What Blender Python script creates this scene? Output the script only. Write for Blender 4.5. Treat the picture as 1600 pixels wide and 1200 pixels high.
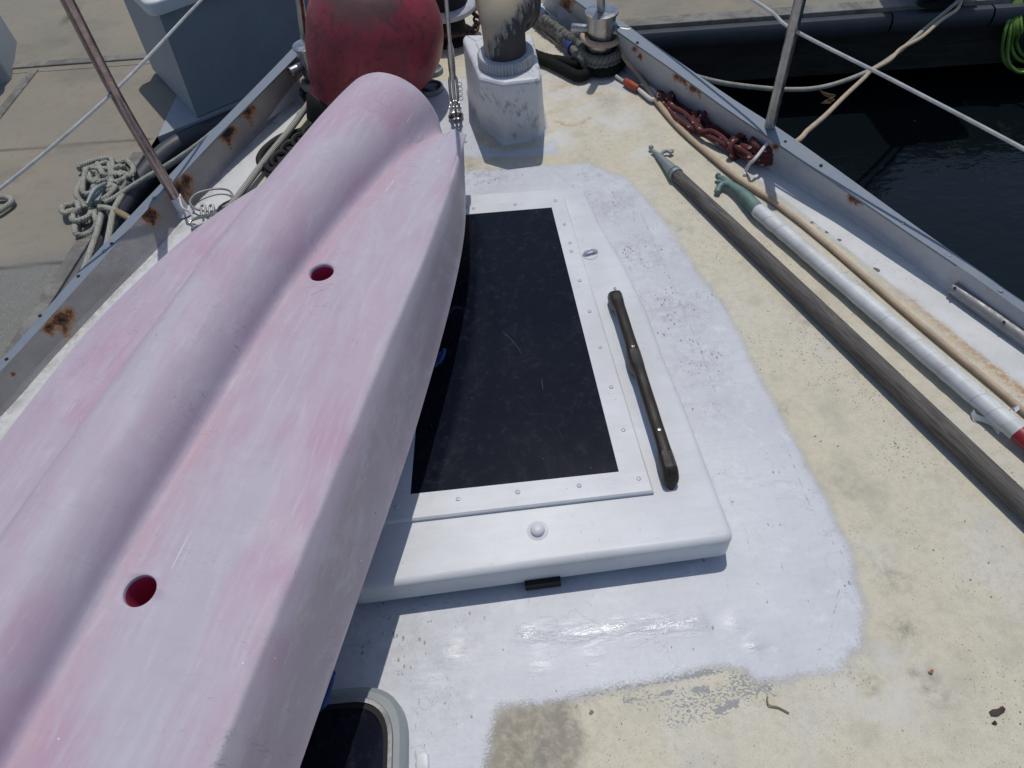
import bpy, math, random
import numpy as np
random.seed(7)
RNG = np.random.default_rng(7)
for o in list(bpy.data.objects): bpy.data.objects.remove(o)
S = bpy.context.scene

# ------------------------------------------------------------------ camera
F = 1110.0; H = 1.2
roll = math.radians(7.0); th = math.radians(52.4)
fwd = np.array([0, math.cos(th), -math.sin(th)]); up0 = np.array([0, math.sin(th), math.cos(th)]); r0 = np.array([1., 0, 0])
cr = math.cos(roll)*r0 - math.sin(roll)*up0
cu = math.sin(roll)*r0 + math.cos(roll)*up0
CAM = np.array([0, 0, H])
def P(x, y, z=0.0):
    """world point at height z seen at photo coordinate (x, y)"""
    d = fwd*F + cr*(x-800) + cu*(600-y)
    return CAM + d*((z-H)/d[2])
def PP(pts, z=0.0):
    return [P(p[0], p[1], p[2] if len(p) > 2 else z) for p in pts]
from mathutils import Matrix, Vector
cam = bpy.data.cameras.new('camera'); co = bpy.data.objects.new('camera', cam); S.collection.objects.link(co)
cam.sensor_fit = 'HORIZONTAL'; cam.sensor_width = 36; cam.lens = 36*F/1600
cam.clip_start = 0.02; cam.clip_end = 500
M = Matrix(((cr[0], cu[0], -fwd[0], 0), (cr[1], cu[1], -fwd[1], 0), (cr[2], cu[2], -fwd[2], H), (0, 0, 0, 1)))
co.matrix_world = M
S.camera = co

# ------------------------------------------------------------------ light
sun_dir = np.array([0.055, 0.313, 0.945]); sun_dir /= np.linalg.norm(sun_dir)
elev = math.asin(sun_dir[2]); az = math.atan2(sun_dir[0], sun_dir[1])
W = bpy.data.worlds.new('World'); S.world = W; W.use_nodes = True
nt = W.node_tree; bg = nt.nodes['Background']
sky = nt.nodes.new('ShaderNodeTexSky'); sky.sky_type = 'NISHITA'; sky.sun_disc = False
sky.sun_elevation = elev; sky.sun_rotation = az; sky.air_density = 1.0; sky.dust_density = 0.8
nt.links.new(sky.outputs[0], bg.inputs[0]); bg.inputs[1].default_value = 0.145
sl = bpy.data.lights.new('sun', 'SUN'); so = bpy.data.objects.new('sun', sl); S.collection.objects.link(so)
sl.energy = 3.5; sl.angle = math.radians(0.55); sl.color = (1.0, 0.955, 0.875)
so.rotation_euler = Vector(-sun_dir).to_track_quat('-Z', 'Y').to_euler()
S.view_settings.view_transform = 'Standard'; S.view_settings.look = 'None'
S.view_settings.gamma = 1; S.view_settings.exposure = -0.68
S.render.engine = 'CYCLES'

# ------------------------------------------------------------------ materials
class Mat:
    def __init__(s, name, base=(.5, .5, .5), rough=.5, metal=0., spec=.5):
        s.m = bpy.data.materials.new(name); s.m.use_nodes = True
        s.t = s.m.node_tree; s.b = s.t.nodes['Principled BSDF']
        s.b.inputs['Base Color'].default_value = (*base, 1)
        s.b.inputs['Roughness'].default_value = rough; s.b.inputs['Metallic'].default_value = metal
        s.b.inputs['Specular IOR Level'].default_value = spec
        s.tc = None; s.h = None
    def n(s, typ, **kw):
        x = s.t.nodes.new(typ)
        for k, v in kw.items():
            if k.startswith('i_'): x.inputs[k[2:].replace('_', ' ')].default_value = v
            else: setattr(x, k, v)
        return x
    def l(s, a, b): s.t.links.new(a, b)
    def obj(s):
        if not s.tc: s.tc = s.n('ShaderNodeTexCoord')
        return s.tc.outputs['Object']
    def map(s, scale=(1, 1, 1), src=None, rot=(0, 0, 0)):
        m = s.n('ShaderNodeMapping'); m.inputs['Scale'].default_value = scale; m.inputs['Rotation'].default_value = rot
        s.l(src or s.obj(), m.inputs[0]); return m.outputs[0]
    def noise(s, scale=5, detail=4, rough=.55, vec=None, dist=0):
        x = s.n('ShaderNodeTexNoise'); x.inputs['Scale'].default_value = scale; x.inputs['Detail'].default_value = detail
        x.inputs['Roughness'].default_value = rough; x.inputs['Distortion'].default_value = dist
        s.l(vec or s.obj(), x.inputs['Vector']); return x.outputs['Fac']
    def vor(s, scale=50, feat='F1', vec=None, rnd=1.0):
        x = s.n('ShaderNodeTexVoronoi', feature=feat); x.inputs['Scale'].default_value = scale
        x.inputs['Randomness'].default_value = rnd
        s.l(vec or s.obj(), x.inputs['Vector']); return x.outputs['Distance']
    def ramp(s, fac, a, b, va=0., vb=1., smooth=True):
        x = s.n('ShaderNodeMapRange', interpolation_type='SMOOTHSTEP' if smooth else 'LINEAR')
        s.l(fac, x.inputs[0])
        for i, v in zip((1, 2, 3, 4), (a, b, va, vb)): x.inputs[i].default_value = v
        return x.outputs[0]
    def math(s, op, a, b=None, c=None):
        x = s.n('ShaderNodeMath', operation=op)
        for i, v in enumerate((a, b, c)):
            if v is None: continue
            if isinstance(v, (int, float)): x.inputs[i].default_value = v
            else: s.l(v, x.inputs[i])
        return x.outputs[0]
    def mix(s, fac, a, b):
        x = s.n('ShaderNodeMix', data_type='RGBA')
        for sock, v in ((x.inputs[0], fac), (x.inputs[6], a), (x.inputs[7], b)):
            if isinstance(v, (int, float)): sock.default_value = v
            elif isinstance(v, tuple): sock.default_value = (*v, 1)
            else: s.l(v, sock)
        return x.outputs[2]
    def attr(s, name): return s.n('ShaderNodeAttribute', attribute_name=name).outputs['Fac']
    def uv(s):
        if not s.tc: s.tc = s.n('ShaderNodeTexCoord')
        return s.tc.outputs['UV']
    def color(s, c): s.l(c, s.b.inputs['Base Color']); return s
    def rough(s, c): s.l(c, s.b.inputs['Roughness']); return s
    def bump(s, h, strength=.3, dist=.001):
        x = s.n('ShaderNodeBump'); x.inputs['Strength'].default_value = strength; x.inputs['Distance'].default_value = dist
        s.l(h, x.inputs['Height'])
        if s.h: s.l(s.h, x.inputs['Normal'])
        s.h = x.outputs[0]; s.l(s.h, s.b.inputs['Normal']); return s

WHITE = (.67, .685, .715)
def m_deck():
    m = Mat('deck_paint', rough=.5)
    nb = m.noise(2.3, 5, .6); nm = m.noise(9, 6, .65); nf = m.noise(60, 6, .7); nff = m.noise(420, 3, .7)
    cream = m.mix(m.ramp(nb, .3, .7), (.605, .545, .405), (.605, .57, .465))
    cream = m.mix(m.math('MULTIPLY', m.ramp(nm, .46, .72), .75), cream, (.41, .385, .31))
    cream = m.mix(m.math('MULTIPLY', m.ramp(m.noise(3.1, 5, .65, m.map(rot=(0, 0, 2))), .50, .66), .5), cream, (.61, .60, .56))
    cream = m.mix(m.math('MULTIPLY', m.ramp(m.noise(4.2, 4, .6), .55, .75), .35), cream, (.58, .47, .30))
    cream = m.mix(m.math('MULTIPLY', m.ramp(nf, .42, .70), .45), cream, (.42, .39, .31))
    cream = m.mix(m.math('MULTIPLY', m.ramp(nff, .45, .70), .42), cream, (.42, .39, .31))
    # small brown specks, more in some parts than in others
    dens = m.ramp(m.noise(5, 3), .42, .70, .07, .26)
    spk = m.math('LESS_THAN', m.vor(150), dens); keep = m.math('GREATER_THAN', m.noise(75, 2), .46)
    cream = m.mix(m.math('MULTIPLY', m.math('MULTIPLY', spk, keep), .8), cream, (.22, .17, .09))
    spk3 = m.math('MULTIPLY', m.math('LESS_THAN', m.vor(330), .30), m.math('GREATER_THAN', m.noise(40, 3), .48))
    cream = m.mix(m.math('MULTIPLY', spk3, .22), cream, (.27, .21, .12))
    spk2 = m.math('LESS_THAN', m.vor(40), .08)
    cream = m.mix(m.math('MULTIPLY', m.math('MULTIPLY', spk2, m.math('GREATER_THAN', m.noise(23, 2), .52)), .85), cream, (.11, .09, .06))
    cream = m.mix(m.math('MULTIPLY', m.attr('brown'), m.ramp(nf, .3, .6, .55, .95)), cream, (.30, .265, .205))
    cream = m.mix(m.math('MULTIPLY', m.attr('bleach'), m.ramp(m.noise(11, 6, .65), .40, .58)), cream, (.62, .62, .61))
    # waterway: old white gelcoat
    ww = m.mix(m.ramp(nm, .35, .75), (.66, .67, .68), (.56, .57, .57))
    ww = m.mix(m.math('MULTIPLY', m.math('MULTIPLY', spk, keep), .6), ww, (.3, .29, .26))
    ww = m.mix(m.math('MULTIPLY', m.ramp(nf, .55, .8), .5), ww, (.50, .47, .38))
    pe = m.math('ADD', m.attr('waterway'), m.math('MULTIPLY', m.math('SUBTRACT', nm, .5), .05))
    pe = m.math('ADD', pe, m.math('MULTIPLY', m.math('SUBTRACT', nf, .5), .03))
    c = m.mix(m.ramp(pe, -.012, .012), cream, ww)
    # grey dirt, dark dirt, chips, rust from attributes broken up with noise
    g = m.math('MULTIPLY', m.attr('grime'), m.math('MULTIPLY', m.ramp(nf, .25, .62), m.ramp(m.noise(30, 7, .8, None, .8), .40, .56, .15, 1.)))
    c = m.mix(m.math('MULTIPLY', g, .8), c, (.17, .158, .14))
    # fresh paint over all of it
    d = m.math('ADD', m.attr('paint'), m.math('MULTIPLY', m.math('SUBTRACT', m.noise(16, 5, .6), .5), .030))
    d = m.math('ADD', d, m.math('MULTIPLY', m.math('SUBTRACT', m.noise(300, 4, .8), .5), .060))
    pm = m.ramp(d, -.009, .009)
    wp = m.mix(m.ramp(m.noise(6, 6, .6), .35, .7), (.585, .61, .65), (.515, .53, .575))
    stroke = m.noise(15, 8, .72, m.map((.7, 4.5, 1)), .3); wp = m.mix(m.math('MULTIPLY', m.ramp(stroke, .42, .66), .38), wp, (.50, .51, .56))
    wp = m.mix(m.math('MULTIPLY', m.ramp(m.noise(95, 6, .8), .50, .70), .45), wp, (.44, .44, .48))
    wp = m.mix(m.math('MULTIPLY', m.ramp(m.noise(21, 7, .75, m.map(rot=(0, 0, 1))), .54, .66), .5), wp, (.67, .69, .72))
    wp = m.mix(m.math('MULTIPLY', m.ramp(m.noise(34, 6, .7, m.map((1, .6, 1))), .58, .72), .45), wp, (.47, .46, .49))
    # dark pin marks and scuffs in the paint
    mk = m.math('MULTIPLY', m.math('LESS_THAN', m.vor(75, vec=m.map((1, .45, 1), rot=(0, 0, .5))), .09), m.math('GREATER_THAN', m.noise(13, 3), .58))
    mk2 = m.math('MULTIPLY', m.math('LESS_THAN', m.vor(120, vec=m.map((1, .5, 1), rot=(0, 0, -.3))), .24), m.math('GREATER_THAN', m.math('ADD', m.noise(26, 4, .7), m.math('MULTIPLY', m.attr('scuff'), .16)), .64))
    mk = m.math('MAXIMUM', mk, mk2)
    wp = m.mix(m.math('MULTIPLY', m.math('MULTIPLY', m.attr('scuff'), m.ramp(m.noise(40, 7, .8), .44, .58)), .65), wp, (.39, .38, .42))
    sk = m.math('LESS_THAN', m.math('ABSOLUTE', m.math('SUBTRACT', m.noise(17, 5, .7, None, .5), .5)), .006); wp = m.mix(m.math('MULTIPLY', m.math('MULTIPLY', sk, m.attr('scuff')), m.ramp(m.noise(20, 3), .48, .56, 0., .6)), wp, (.25, .24, .27))
    wp = m.mix(m.math('MULTIPLY', mk, .75), wp, (.16, .155, .17))
    # thin cracks
    x = m.n('ShaderNodeTexVoronoi', feature='DISTANCE_TO_EDGE'); x.inputs['Scale'].default_value = 5.5
    wv = m.n('ShaderNodeVectorMath', operation='ADD'); m.l(m.obj(), wv.inputs[0])
    nn = m.n('ShaderNodeTexNoise'); nn.inputs['Scale'].default_value = 14; nn.inputs['Detail'].default_value = 5; m.l(m.obj(), nn.inputs[0])
    sc = m.n('ShaderNodeVectorMath', operation='SCALE'); sc.inputs['Scale'].default_value = .22; m.l(nn.outputs['Color'], sc.inputs[0]); m.l(sc.outputs[0], wv.inputs[1])
    m.l(wv.outputs[0], x.inputs['Vector'])
    crk = m.math('MULTIPLY', m.math('LESS_THAN', x.outputs['Distance'], .004), m.math('GREATER_THAN', m.noise(3.4, 3), .53))
    wp = m.mix(m.math('MULTIPLY', crk, .35), wp, (.36, .36, .38))
    ck = m.math('LESS_THAN', m.math('ADD', m.attr('crackd'), m.math('MULTIPLY', m.math('ABSOLUTE', m.math('SUBTRACT', m.noise(60, 5, .8), .5)), .02)), .0019)
    wp = m.mix(m.math('MULTIPLY', ck, .6), wp, (.27, .27, .30))
    wp = m.mix(m.math('MULTIPLY', g, .35), wp, (.35, .33, .36))
    c = m.mix(pm, c, wp)
    r = m.math('MULTIPLY', m.attr('rust'), m.ramp(m.noise(90, 5, .7), .32, .62))
    c = m.mix(m.math('MULTIPLY', r, .95), c, (.40, .19, .045))
    k = m.ramp(m.math('ADD', m.math('MULTIPLY', m.attr('chip'), 1.9), m.math('MULTIPLY', m.math('SUBTRACT', m.noise(48, 5, .7), .5), 1.6)), .82, .9)
    c = m.mix(k, c, (.13, .125, .11))
    gs = m.ramp(m.math('ADD', m.attr('greypaint'), m.math('MULTIPLY', m.math('SUBTRACT', m.noise(190, 2, .6, m.map((1, 1.5, 1), rot=(0, 0, .4))), .5), 2.2)), .60, .72)
    c = m.mix(m.math('MULTIPLY', gs, m.math('SUBTRACT', 1., pm)), c, (.27, .28, .28))
    m.color(c)
    m.rough(m.mix(pm, (.55, .55, .55), m.mix(m.math('MULTIPLY', m.attr('gloss'), m.ramp(m.noise(24, 6, .7, m.map((.6, 3., 1))), .40, .56)), (.46,)*3, (.10,)*3)))
    # relief: old surface grainy, fresh paint brushed and lumpy
    m.bump(nff, .35, .0006)
    hb = m.math('MULTIPLY', m.noise(13, 6, .62, m.map((.75, 1.9, 1)), .5), m.math('MULTIPLY', pm, m.math('ADD', .35, m.math('MULTIPLY', m.attr('gloss'), 2.6))))
    m.bump(hb, .30, .0035); m.bump(m.math('MULTIPLY', stroke, pm), .18, .0014); m.bump(m.math('MULTIPLY', m.math('MULTIPLY', m.noise(38, 5, .65, m.map((.5, 1.6, 1)), 1.2), m.attr('gloss')), pm), .8, .003); m.b.inputs['Specular IOR Level'].default_value = .45
    m.bump(m.math('MULTIPLY', m.noise(120, 3, .6, m.map((.7, 1.6, 1))), pm), .30, .0006)
    m.bump(m.math('MULTIPLY', crk, -1.), .4, .001)
    return m.m
def m_paint(name='white_paint', base=WHITE, rough=.40, dirt=.25, streak=0.):
    m = Mat(name, rough=rough, spec=.32)
    c = m.mix(m.ramp(m.noise(7, 6, .6), .35, .7), base, tuple(v*.88 for v in base))
    c = m.mix(m.math('MULTIPLY', m.ramp(m.noise(45, 6, .7), .58, .78), dirt), c, (.33, .31, .30))
    c = m.mix(m.math('MULTIPLY', m.ramp(m.noise(16, 7, .72, m.map((.6, 3.5, 1))), .45, .68), .3), c, tuple(v*.78 for v in base))
    mk = m.math('MULTIPLY', m.math('LESS_THAN', m.vor(70), .07), m.math('GREATER_THAN', m.noise(11, 3), .52))
    c = m.mix(m.math('MULTIPLY', mk, .6), c, (.14, .13, .12))
    if streak:
        sn = m.noise(30, 6, .75, m.map((2.4, 2.4, .28)))
        c = m.mix(m.math('MULTIPLY', m.math('MULTIPLY', m.ramp(sn, .50, .60), m.ramp(m.noise(12, 4), .42, .58)), streak), c, (.17, .155, .13))
    m.color(c)
    m.bump(m.noise(14, 4, .6, m.map((.5, 2.2, 1))), .22, .003); m.bump(m.noise(130, 3, .6), .2, .0005)
    return m.m
def m_bulwark():
    m = Mat('bulwark_paint', rough=.5)
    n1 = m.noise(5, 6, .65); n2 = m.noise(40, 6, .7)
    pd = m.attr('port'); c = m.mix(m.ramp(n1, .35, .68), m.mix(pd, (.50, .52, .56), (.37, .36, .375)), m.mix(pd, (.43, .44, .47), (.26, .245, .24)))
    c = m.mix(m.math('MULTIPLY', m.ramp(n2, .55, .8), .35), c, (.34, .30, .26))
    run = m.noise(22, 5, .7, m.map((1.6, 1.6, .25)))
    c = m.mix(m.math('MULTIPLY', m.ramp(run, .56, .75), .25), c, (.38, .30, .24))
    a = m.attr('rust'); a2 = m.math('ADD', a, m.math('MULTIPLY', m.math('SUBTRACT', m.noise(38, 8, .78, None, .6), .5), 2.0))
    c = m.mix(m.math('MULTIPLY', m.ramp(a2, .18, .50), .85), c, (.38, .19, .08))
    c = m.mix(m.ramp(a2, .55, .72), c, (.13, .055, .03))
    c = m.mix(m.ramp(a2, .85, 1.0), c, (.012, .010, .010))
    m.color(c); m.rough(m.ramp(a2, .3, .6, .42, .9))
    m.bump(n2, .25, .001); m.bump(a2, .5, .003); m.bump(m.noise(12, 4), .3, .004)
    return m.m
def m_kayak(name='faded_pink_plastic', inside=False):
    m = Mat(name, rough=.5, spec=.18)
    if inside:
        m.b.inputs['Base Color'].default_value = (.42, .045, .11, 1); return m.m
    v = m.map((1, 1, 1))
    st = m.map((4.6, .62, 1), m.uv()); su = m.map((2.4, .9, 1), m.uv(), (0, 0, .4))     # streaks run along the hull
    n1 = m.noise(2.2, 5, .6, st, .5); n2 = m.noise(2.0, 4, .5, su, .9); n3 = m.noise(7, 6, .65, m.map((1.6, .8, 1), m.uv()), 1.0)
    pale = (.49, .45, .52); pink = (.485, .385, .47); rose = (.47, .295, .405)
    c = m.mix(m.ramp(m.math('SUBTRACT', m.math('ADD', n1, m.math('MULTIPLY', m.attr('rosy'), .10)), m.math('MULTIPLY', m.attr('pale'), .13)), .34, .60), pale, pink)
    c = m.mix(m.math('MULTIPLY', m.ramp(m.math('ADD', n2, m.math('ADD', m.math('MULTIPLY', m.attr('rosy'), .07), m.math('MULTIPLY', m.attr('rosepatch'), .24))), .54, .76), .75), c, rose)
    c = m.mix(m.math('MULTIPLY', m.ramp(n3, .45, .72), .40), c, (.55, .53, .58))
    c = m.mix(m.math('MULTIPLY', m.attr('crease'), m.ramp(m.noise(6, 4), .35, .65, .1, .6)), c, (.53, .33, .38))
    c = m.mix(m.math('MULTIPLY', m.attr('edge'), m.ramp(m.noise(11, 5), .3, .7, .2, .85)), c, (.66, .60, .64))  # pale line along the chine: edge highlight put into the colour
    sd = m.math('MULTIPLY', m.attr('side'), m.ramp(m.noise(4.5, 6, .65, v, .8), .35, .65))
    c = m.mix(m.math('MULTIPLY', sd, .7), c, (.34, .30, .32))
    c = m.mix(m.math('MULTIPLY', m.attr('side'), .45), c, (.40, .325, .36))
    sm = m.ramp(m.noise(3.3, 6, .7, m.map((1.5, .9, 1.5)), 1.0), .56, .74)
    c = m.mix(m.math('MULTIPLY', sm, .32), c, (.40, .385, .45))
    fs = m.noise(26, 8, .8, m.map((3.2, .35, 1), m.uv(), (0, 0, .03)), .3); c = m.mix(m.math('MULTIPLY', m.ramp(fs, .47, .66), .38), c, (.58, .56, .60))
    fs2 = m.noise(22, 8, .8, m.map((.5, 3.0, 1), m.uv(), (0, 0, .5)), .4); c = m.mix(m.math('MULTIPLY', m.ramp(fs2, .50, .68), .30), c, (.40, .35, .41))
    c = m.mix(m.math('MULTIPLY', m.ramp(m.noise(120, 6, .8), .55, .72), .22), c, (.33, .27, .32))
    hl = m.math('LESS_THAN', m.math('ABSOLUTE', m.math('SUBTRACT', m.noise(5, 4, .6, m.map((1.2, 2.2, 1), m.uv(), (0, 0, .9)), 1.), .5)), .0022)
    c = m.mix(m.math('MULTIPLY', m.math('MULTIPLY', hl, m.ramp(m.noise(3, 2), .48, .6)), .45), c, (.27, .23, .28))
    wsp = m.math('LESS_THAN', m.vor(30), .035)
    wsp = m.math('MULTIPLY', wsp, m.math('GREATER_THAN', m.noise(7, 2), .55))
    c = m.mix(m.math('MULTIPLY', wsp, .8), c, (.85, .82, .84))
    lsc = m.math('MULTIPLY', m.ramp(m.noise(4, 3, .6, m.map((30, .9, 1), m.uv(), (0, 0, .06))), .70, .715), m.ramp(m.noise(5, 3), .48, .56))
    c = m.mix(m.math('MULTIPLY', lsc, .8), c, (.80, .79, .82))  # long white scratches, their glints painted in as colour
    dsp = m.math('MULTIPLY', m.math('LESS_THAN', m.vor(16, vec=m.map((1, 1, 1), rot=(.3, .2, 1))), .02), 1.)
    c = m.mix(dsp, c, (.10, .03, .04))
    m.color(c); m.rough(m.ramp(m.noise(10, 5), .35, .7, .46, .62))
    scr = m.noise(30, 5, .75, m.map((5, .5, 1), m.uv()))
    m.bump(scr, .10, .0012); m.bump(m.noise(7, 4, .5), .35, .004); m.bump(m.noise(350, 2, .5), .12, .0004)
    return m.m
def m_metal(name, base=(.55, .55, .56), rough=.3, stain=(.30, .24, .18), amt=.3, metal=1.):
    m = Mat(name, rough=rough, metal=metal)
    c = m.mix(m.math('MULTIPLY', m.ramp(m.noise(18, 6, .7), .45, .7), amt), base, stain)
    m.color(c); m.rough(m.ramp(m.noise(40, 5, .7), .3, .7, rough, min(1, rough+.25)))
    m.bump(m.noise(160, 3, .6, m.map((1, 1, .2))), .12, .0005)
    return m.m
def m_rope(name, base, dark, rough=.85, strands=3, pitch=.03, amt=.6, fleck=None):
    m = Mat(name, rough=rough, spec=.2)
    sp = m.n('ShaderNodeSeparateXYZ'); m.l(m.uv(), sp.inputs[0])
    tw = m.math('FRACT', m.math('ADD', m.math('MULTIPLY', sp.outputs[0], float(strands)), m.math('MULTIPLY', sp.outputs[1], strands/pitch)))
    e = m.math('ABSOLUTE', m.math('SUBTRACT', tw, .5))       # .5 at the groove
    c = m.mix(m.ramp(m.noise(25, 5, .7), .35, .7), base, tuple(v*.72 for v in base))
    c = m.mix(m.math('MULTIPLY', m.ramp(e, .30, .5), amt), c, dark)
    if fleck:
        f = m.math('MULTIPLY', m.math('LESS_THAN', m.math('FRACT', m.math('MULTIPLY', sp.outputs[1], 28.)), .22),
                   m.math('LESS_THAN', m.math('FRACT', m.math('ADD', m.math('MULTIPLY', sp.outputs[0], 2.), m.math('MULTIPLY', sp.outputs[1], 7.))), .22))
        c = m.mix(m.math('MULTIPLY', f, .85), c, fleck)
    m.color(c); m.bump(m.math('MULTIPLY', e, -1.), .6, .003); m.bump(m.noise(300, 3), .3, .001)
    return m.m
def m_braid(name, base, dark, scale=90.):
    m = Mat(name, base, .7, spec=.3)
    sp = m.n('ShaderNodeSeparateXYZ'); m.l(m.uv(), sp.inputs[0])
    a = m.math('SINE', m.math('ADD', m.math('MULTIPLY', sp.outputs[0], 6*6.2832), m.math('MULTIPLY', sp.outputs[1], scale*6.2832)))
    b = m.math('SINE', m.math('SUBTRACT', m.math('MULTIPLY', sp.outputs[0], 6*6.2832), m.math('MULTIPLY', sp.outputs[1], scale*6.2832)))
    f = m.math('MULTIPLY', a, b)
    m.color(m.mix(m.ramp(f, -.5, .6), dark, base)); m.bump(f, .5, .001)
    return m.m
def m_concrete():
    m = Mat('dock_concrete', rough=.85, spec=.3)
    n1 = m.noise(1.4, 6, .6); n2 = m.noise(28, 6, .7)
    c = m.mix(m.ramp(n1, .35, .65), (.285, .255, .200), (.245, .228, .190))
    c = m.mix(m.attr('aggregate'), c, (.20, .20, .185))
    c = m.mix(m.math('MULTIPLY', m.ramp(n2, .5, .8), .4), c, (.14, .13, .11))
    c = m.mix(m.math('MULTIPLY', m.ramp(m.noise(2.2, 7, .7, m.map((.8, 1.4, 1))), .50, .68), .45), c, (.16, .145, .12))
    c = m.mix(m.math('MULTIPLY', m.ramp(m.noise(6, 7, .75), .56, .70), .4), c, (.31, .27, .20))
    c = m.mix(m.math('MULTIPLY', m.math('LESS_THAN', m.vor(7), .045), .7), c, (.07, .06, .05))
    agg = m.math('MULTIPLY', m.math('LESS_THAN', m.vor(95), .22), m.attr('aggregate'))
    c = m.mix(m.math('MULTIPLY', agg, .55), c, (.33, .33, .31))
    c = m.mix(m.math('MULTIPLY', m.math('MULTIPLY', m.math('LESS_THAN', m.vor(120, vec=m.map(rot=(0, 0, 1))), .2), m.attr('aggregate')), .6), c, (.07, .07, .07))
    c = m.mix(m.math('MULTIPLY', m.attr('joint'), .85), c, (.06, .055, .05))
    m.color(c); m.bump(n2, .4, .002); m.bump(m.noise(200, 3), .3, .001); m.bump(m.math('MULTIPLY', m.attr('joint'), -1.), .6, .004)
    return m.m
def m_wood(name, base, dark, scale=9, rough=.75, axis=(14, 14, .8), amt=.8, uv=False):
    m = Mat(name, rough=rough, spec=.3)
    n = m.noise(scale, 8, .7, m.map(axis, m.uv() if uv else None), .4); n2 = m.noise(6, 5, .6)
    c = m.mix(m.math('MULTIPLY', m.ramp(n, .40, .62), amt), base, dark)
    c = m.mix(m.math('MULTIPLY', m.ramp(n2, .4, .7), .5), c, tuple(v*.6 for v in base))
    m.color(c); m.bump(n, .55, .002)
    return m.m
def m_buoy():
    m = Mat('red_vinyl', rough=.5)
    n = m.noise(9, 7, .65, None, .6)
    c = m.mix(m.ramp(n, .35, .7), (.30, .030, .048), (.19, .022, .036))
    c = m.mix(m.math('MULTIPLY', m.ramp(m.noise(24, 8, .8, m.map((1, 1, .6)), 1.4), .50, .64), .7), c, (.07, .016, .022))
    hl = m.math('LESS_THAN', m.math('ABSOLUTE', m.math('SUBTRACT', m.noise(7, 4, .6, None, 1.5), .5)), .006); c = m.mix(m.math('MULTIPLY', m.math('MULTIPLY', hl, m.ramp(m.noise(9, 2), .45, .6)), .7), c, (.03, .012, .015))
    g = m.ramp(m.math('ADD', m.attr('dirty'), m.math('MULTIPLY', m.math('SUBTRACT', m.noise(18, 6, .7), .5), .9)), .35, .8)
    c = m.mix(m.math('MULTIPLY', g, .8), c, (.075, .055, .05))
    k = m.ramp(m.math('ADD', m.attr('mark'), m.math('MULTIPLY', m.math('SUBTRACT', m.noise(70, 6, .75, m.map((1, 1, .5))), .5), 1.6)), .55, .75)
    c = m.mix(m.math('MULTIPLY', k, .9), c, (.02, .012, .014))
    m.color(c); m.rough(m.ramp(m.noise(15, 5), .3, .7, .38, .62)); m.bump(m.noise(30, 5), .2, .002)
    return m.m
def m_water():
    m = Mat('harbour_water', (.004, .007, .009), .03, spec=.5); m.b.inputs['IOR'].default_value = 1.33
    m.bump(m.noise(2.2, 3, .5), .25, .05); m.bump(m.noise(11, 3, .55, m.map((1, 1.8, 1))), .30, .012)
    d = m.math('MULTIPLY', m.math('LESS_THAN', m.vor(9), .035), m.math('GREATER_THAN', m.noise(1.7, 3), .5)); m.color(m.mix(d, (.004, .007, .009), (.20, .20, .17)))
    return m.m
def m_black_window(name='smoked_acrylic'):
    m = Mat(name, rough=.16)
    c = m.mix(m.math('MULTIPLY', m.ramp(m.noise(5, 6, .65), .4, .75), .5), (.004, .006, .013), (.008, .010, .017))
    sc = m.noise(5, 3, .6, m.map((38, 1.1, 1), rot=(0, 0, .18))); sc2 = m.noise(4, 3, .6, m.map((1.4, 30, 1), rot=(0, 0, .3)))
    gate = m.ramp(m.noise(4, 3), .50, .66)
    line = m.math('MULTIPLY', m.ramp(sc, .70, .74), gate); line2 = m.math('MULTIPLY', m.ramp(sc2, .71, .75), m.ramp(m.noise(3, 2, .5, m.map(rot=(0, 0, 2))), .52, .66))
    c = m.mix(m.math('MULTIPLY', m.math('MAXIMUM', line, line2), .5), c, (.13, .14, .16))
    hl = m.math('LESS_THAN', m.math('ABSOLUTE', m.math('SUBTRACT', m.noise(2.2, 0, .5, m.map((1.9, .5, 1), rot=(0, 0, .3)), 0), .5)), .0012)
    c = m.mix(m.math('MULTIPLY', m.math('MULTIPLY', hl, m.ramp(m.noise(9, 2), .56, .64)), .3), c, (.09, .10, .12))
    c = m.mix(m.math('MULTIPLY', m.ramp(m.noise(55, 8, .8), .50, .75), .5), c, (.045, .048, .056))
    c = m.mix(m.math('MULTIPLY', m.ramp(m.noise(9, 8, .8, None, 1.), .52, .70), .35), c, (.032, .035, .042))
    dot = m.math('MULTIPLY', m.math('LESS_THAN', m.vor(34), .028), m.math('GREATER_THAN', m.noise(17, 2), .5))
    c = m.mix(m.math('MULTIPLY', dot, .6), c, (.25, .26, .28))
    m.color(c); m.b.inputs['Specular IOR Level'].default_value = .22; m.rough(m.ramp(m.noise(7, 5, .7), .3, .7, .10, .14))
    return m.m
def m_cowl():
    m = Mat('mildewed_vinyl', rough=.55)
    a = m.attr('mould'); n = m.noise(42, 8, .8, m.map((1.6, 1.6, .45)))
    f = m.ramp(m.math('ADD', a, m.math('MULTIPLY', m.math('SUBTRACT', n, .5), 1.5)), .42, .60)
    c = m.mix(m.ramp(m.noise(10, 4), .3, .7), (.46, .38, .27), (.36, .29, .21))
    c = m.mix(m.ramp(a, .35, .45), c, m.mix(m.ramp(n, .4, .6), (.33, .31, .29), (.24, .21, .18)))
    c = m.mix(f, c, (.045, .04, .042))
    m.color(c); m.bump(n, .5, .002)
    return m.m
def m_simple(name, base, rough=.5, metal=0., var=.3, scale=20, bump=.2):
    m = Mat(name, rough=rough, metal=metal)
    m.color(m.mix(m.math('MULTIPLY', m.ramp(m.noise(scale, 6, .65), .35, .7), var), base, tuple(v*.4 for v in base)))
    m.bump(m.noise(scale*6, 3), bump, .001); return m.m
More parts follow.
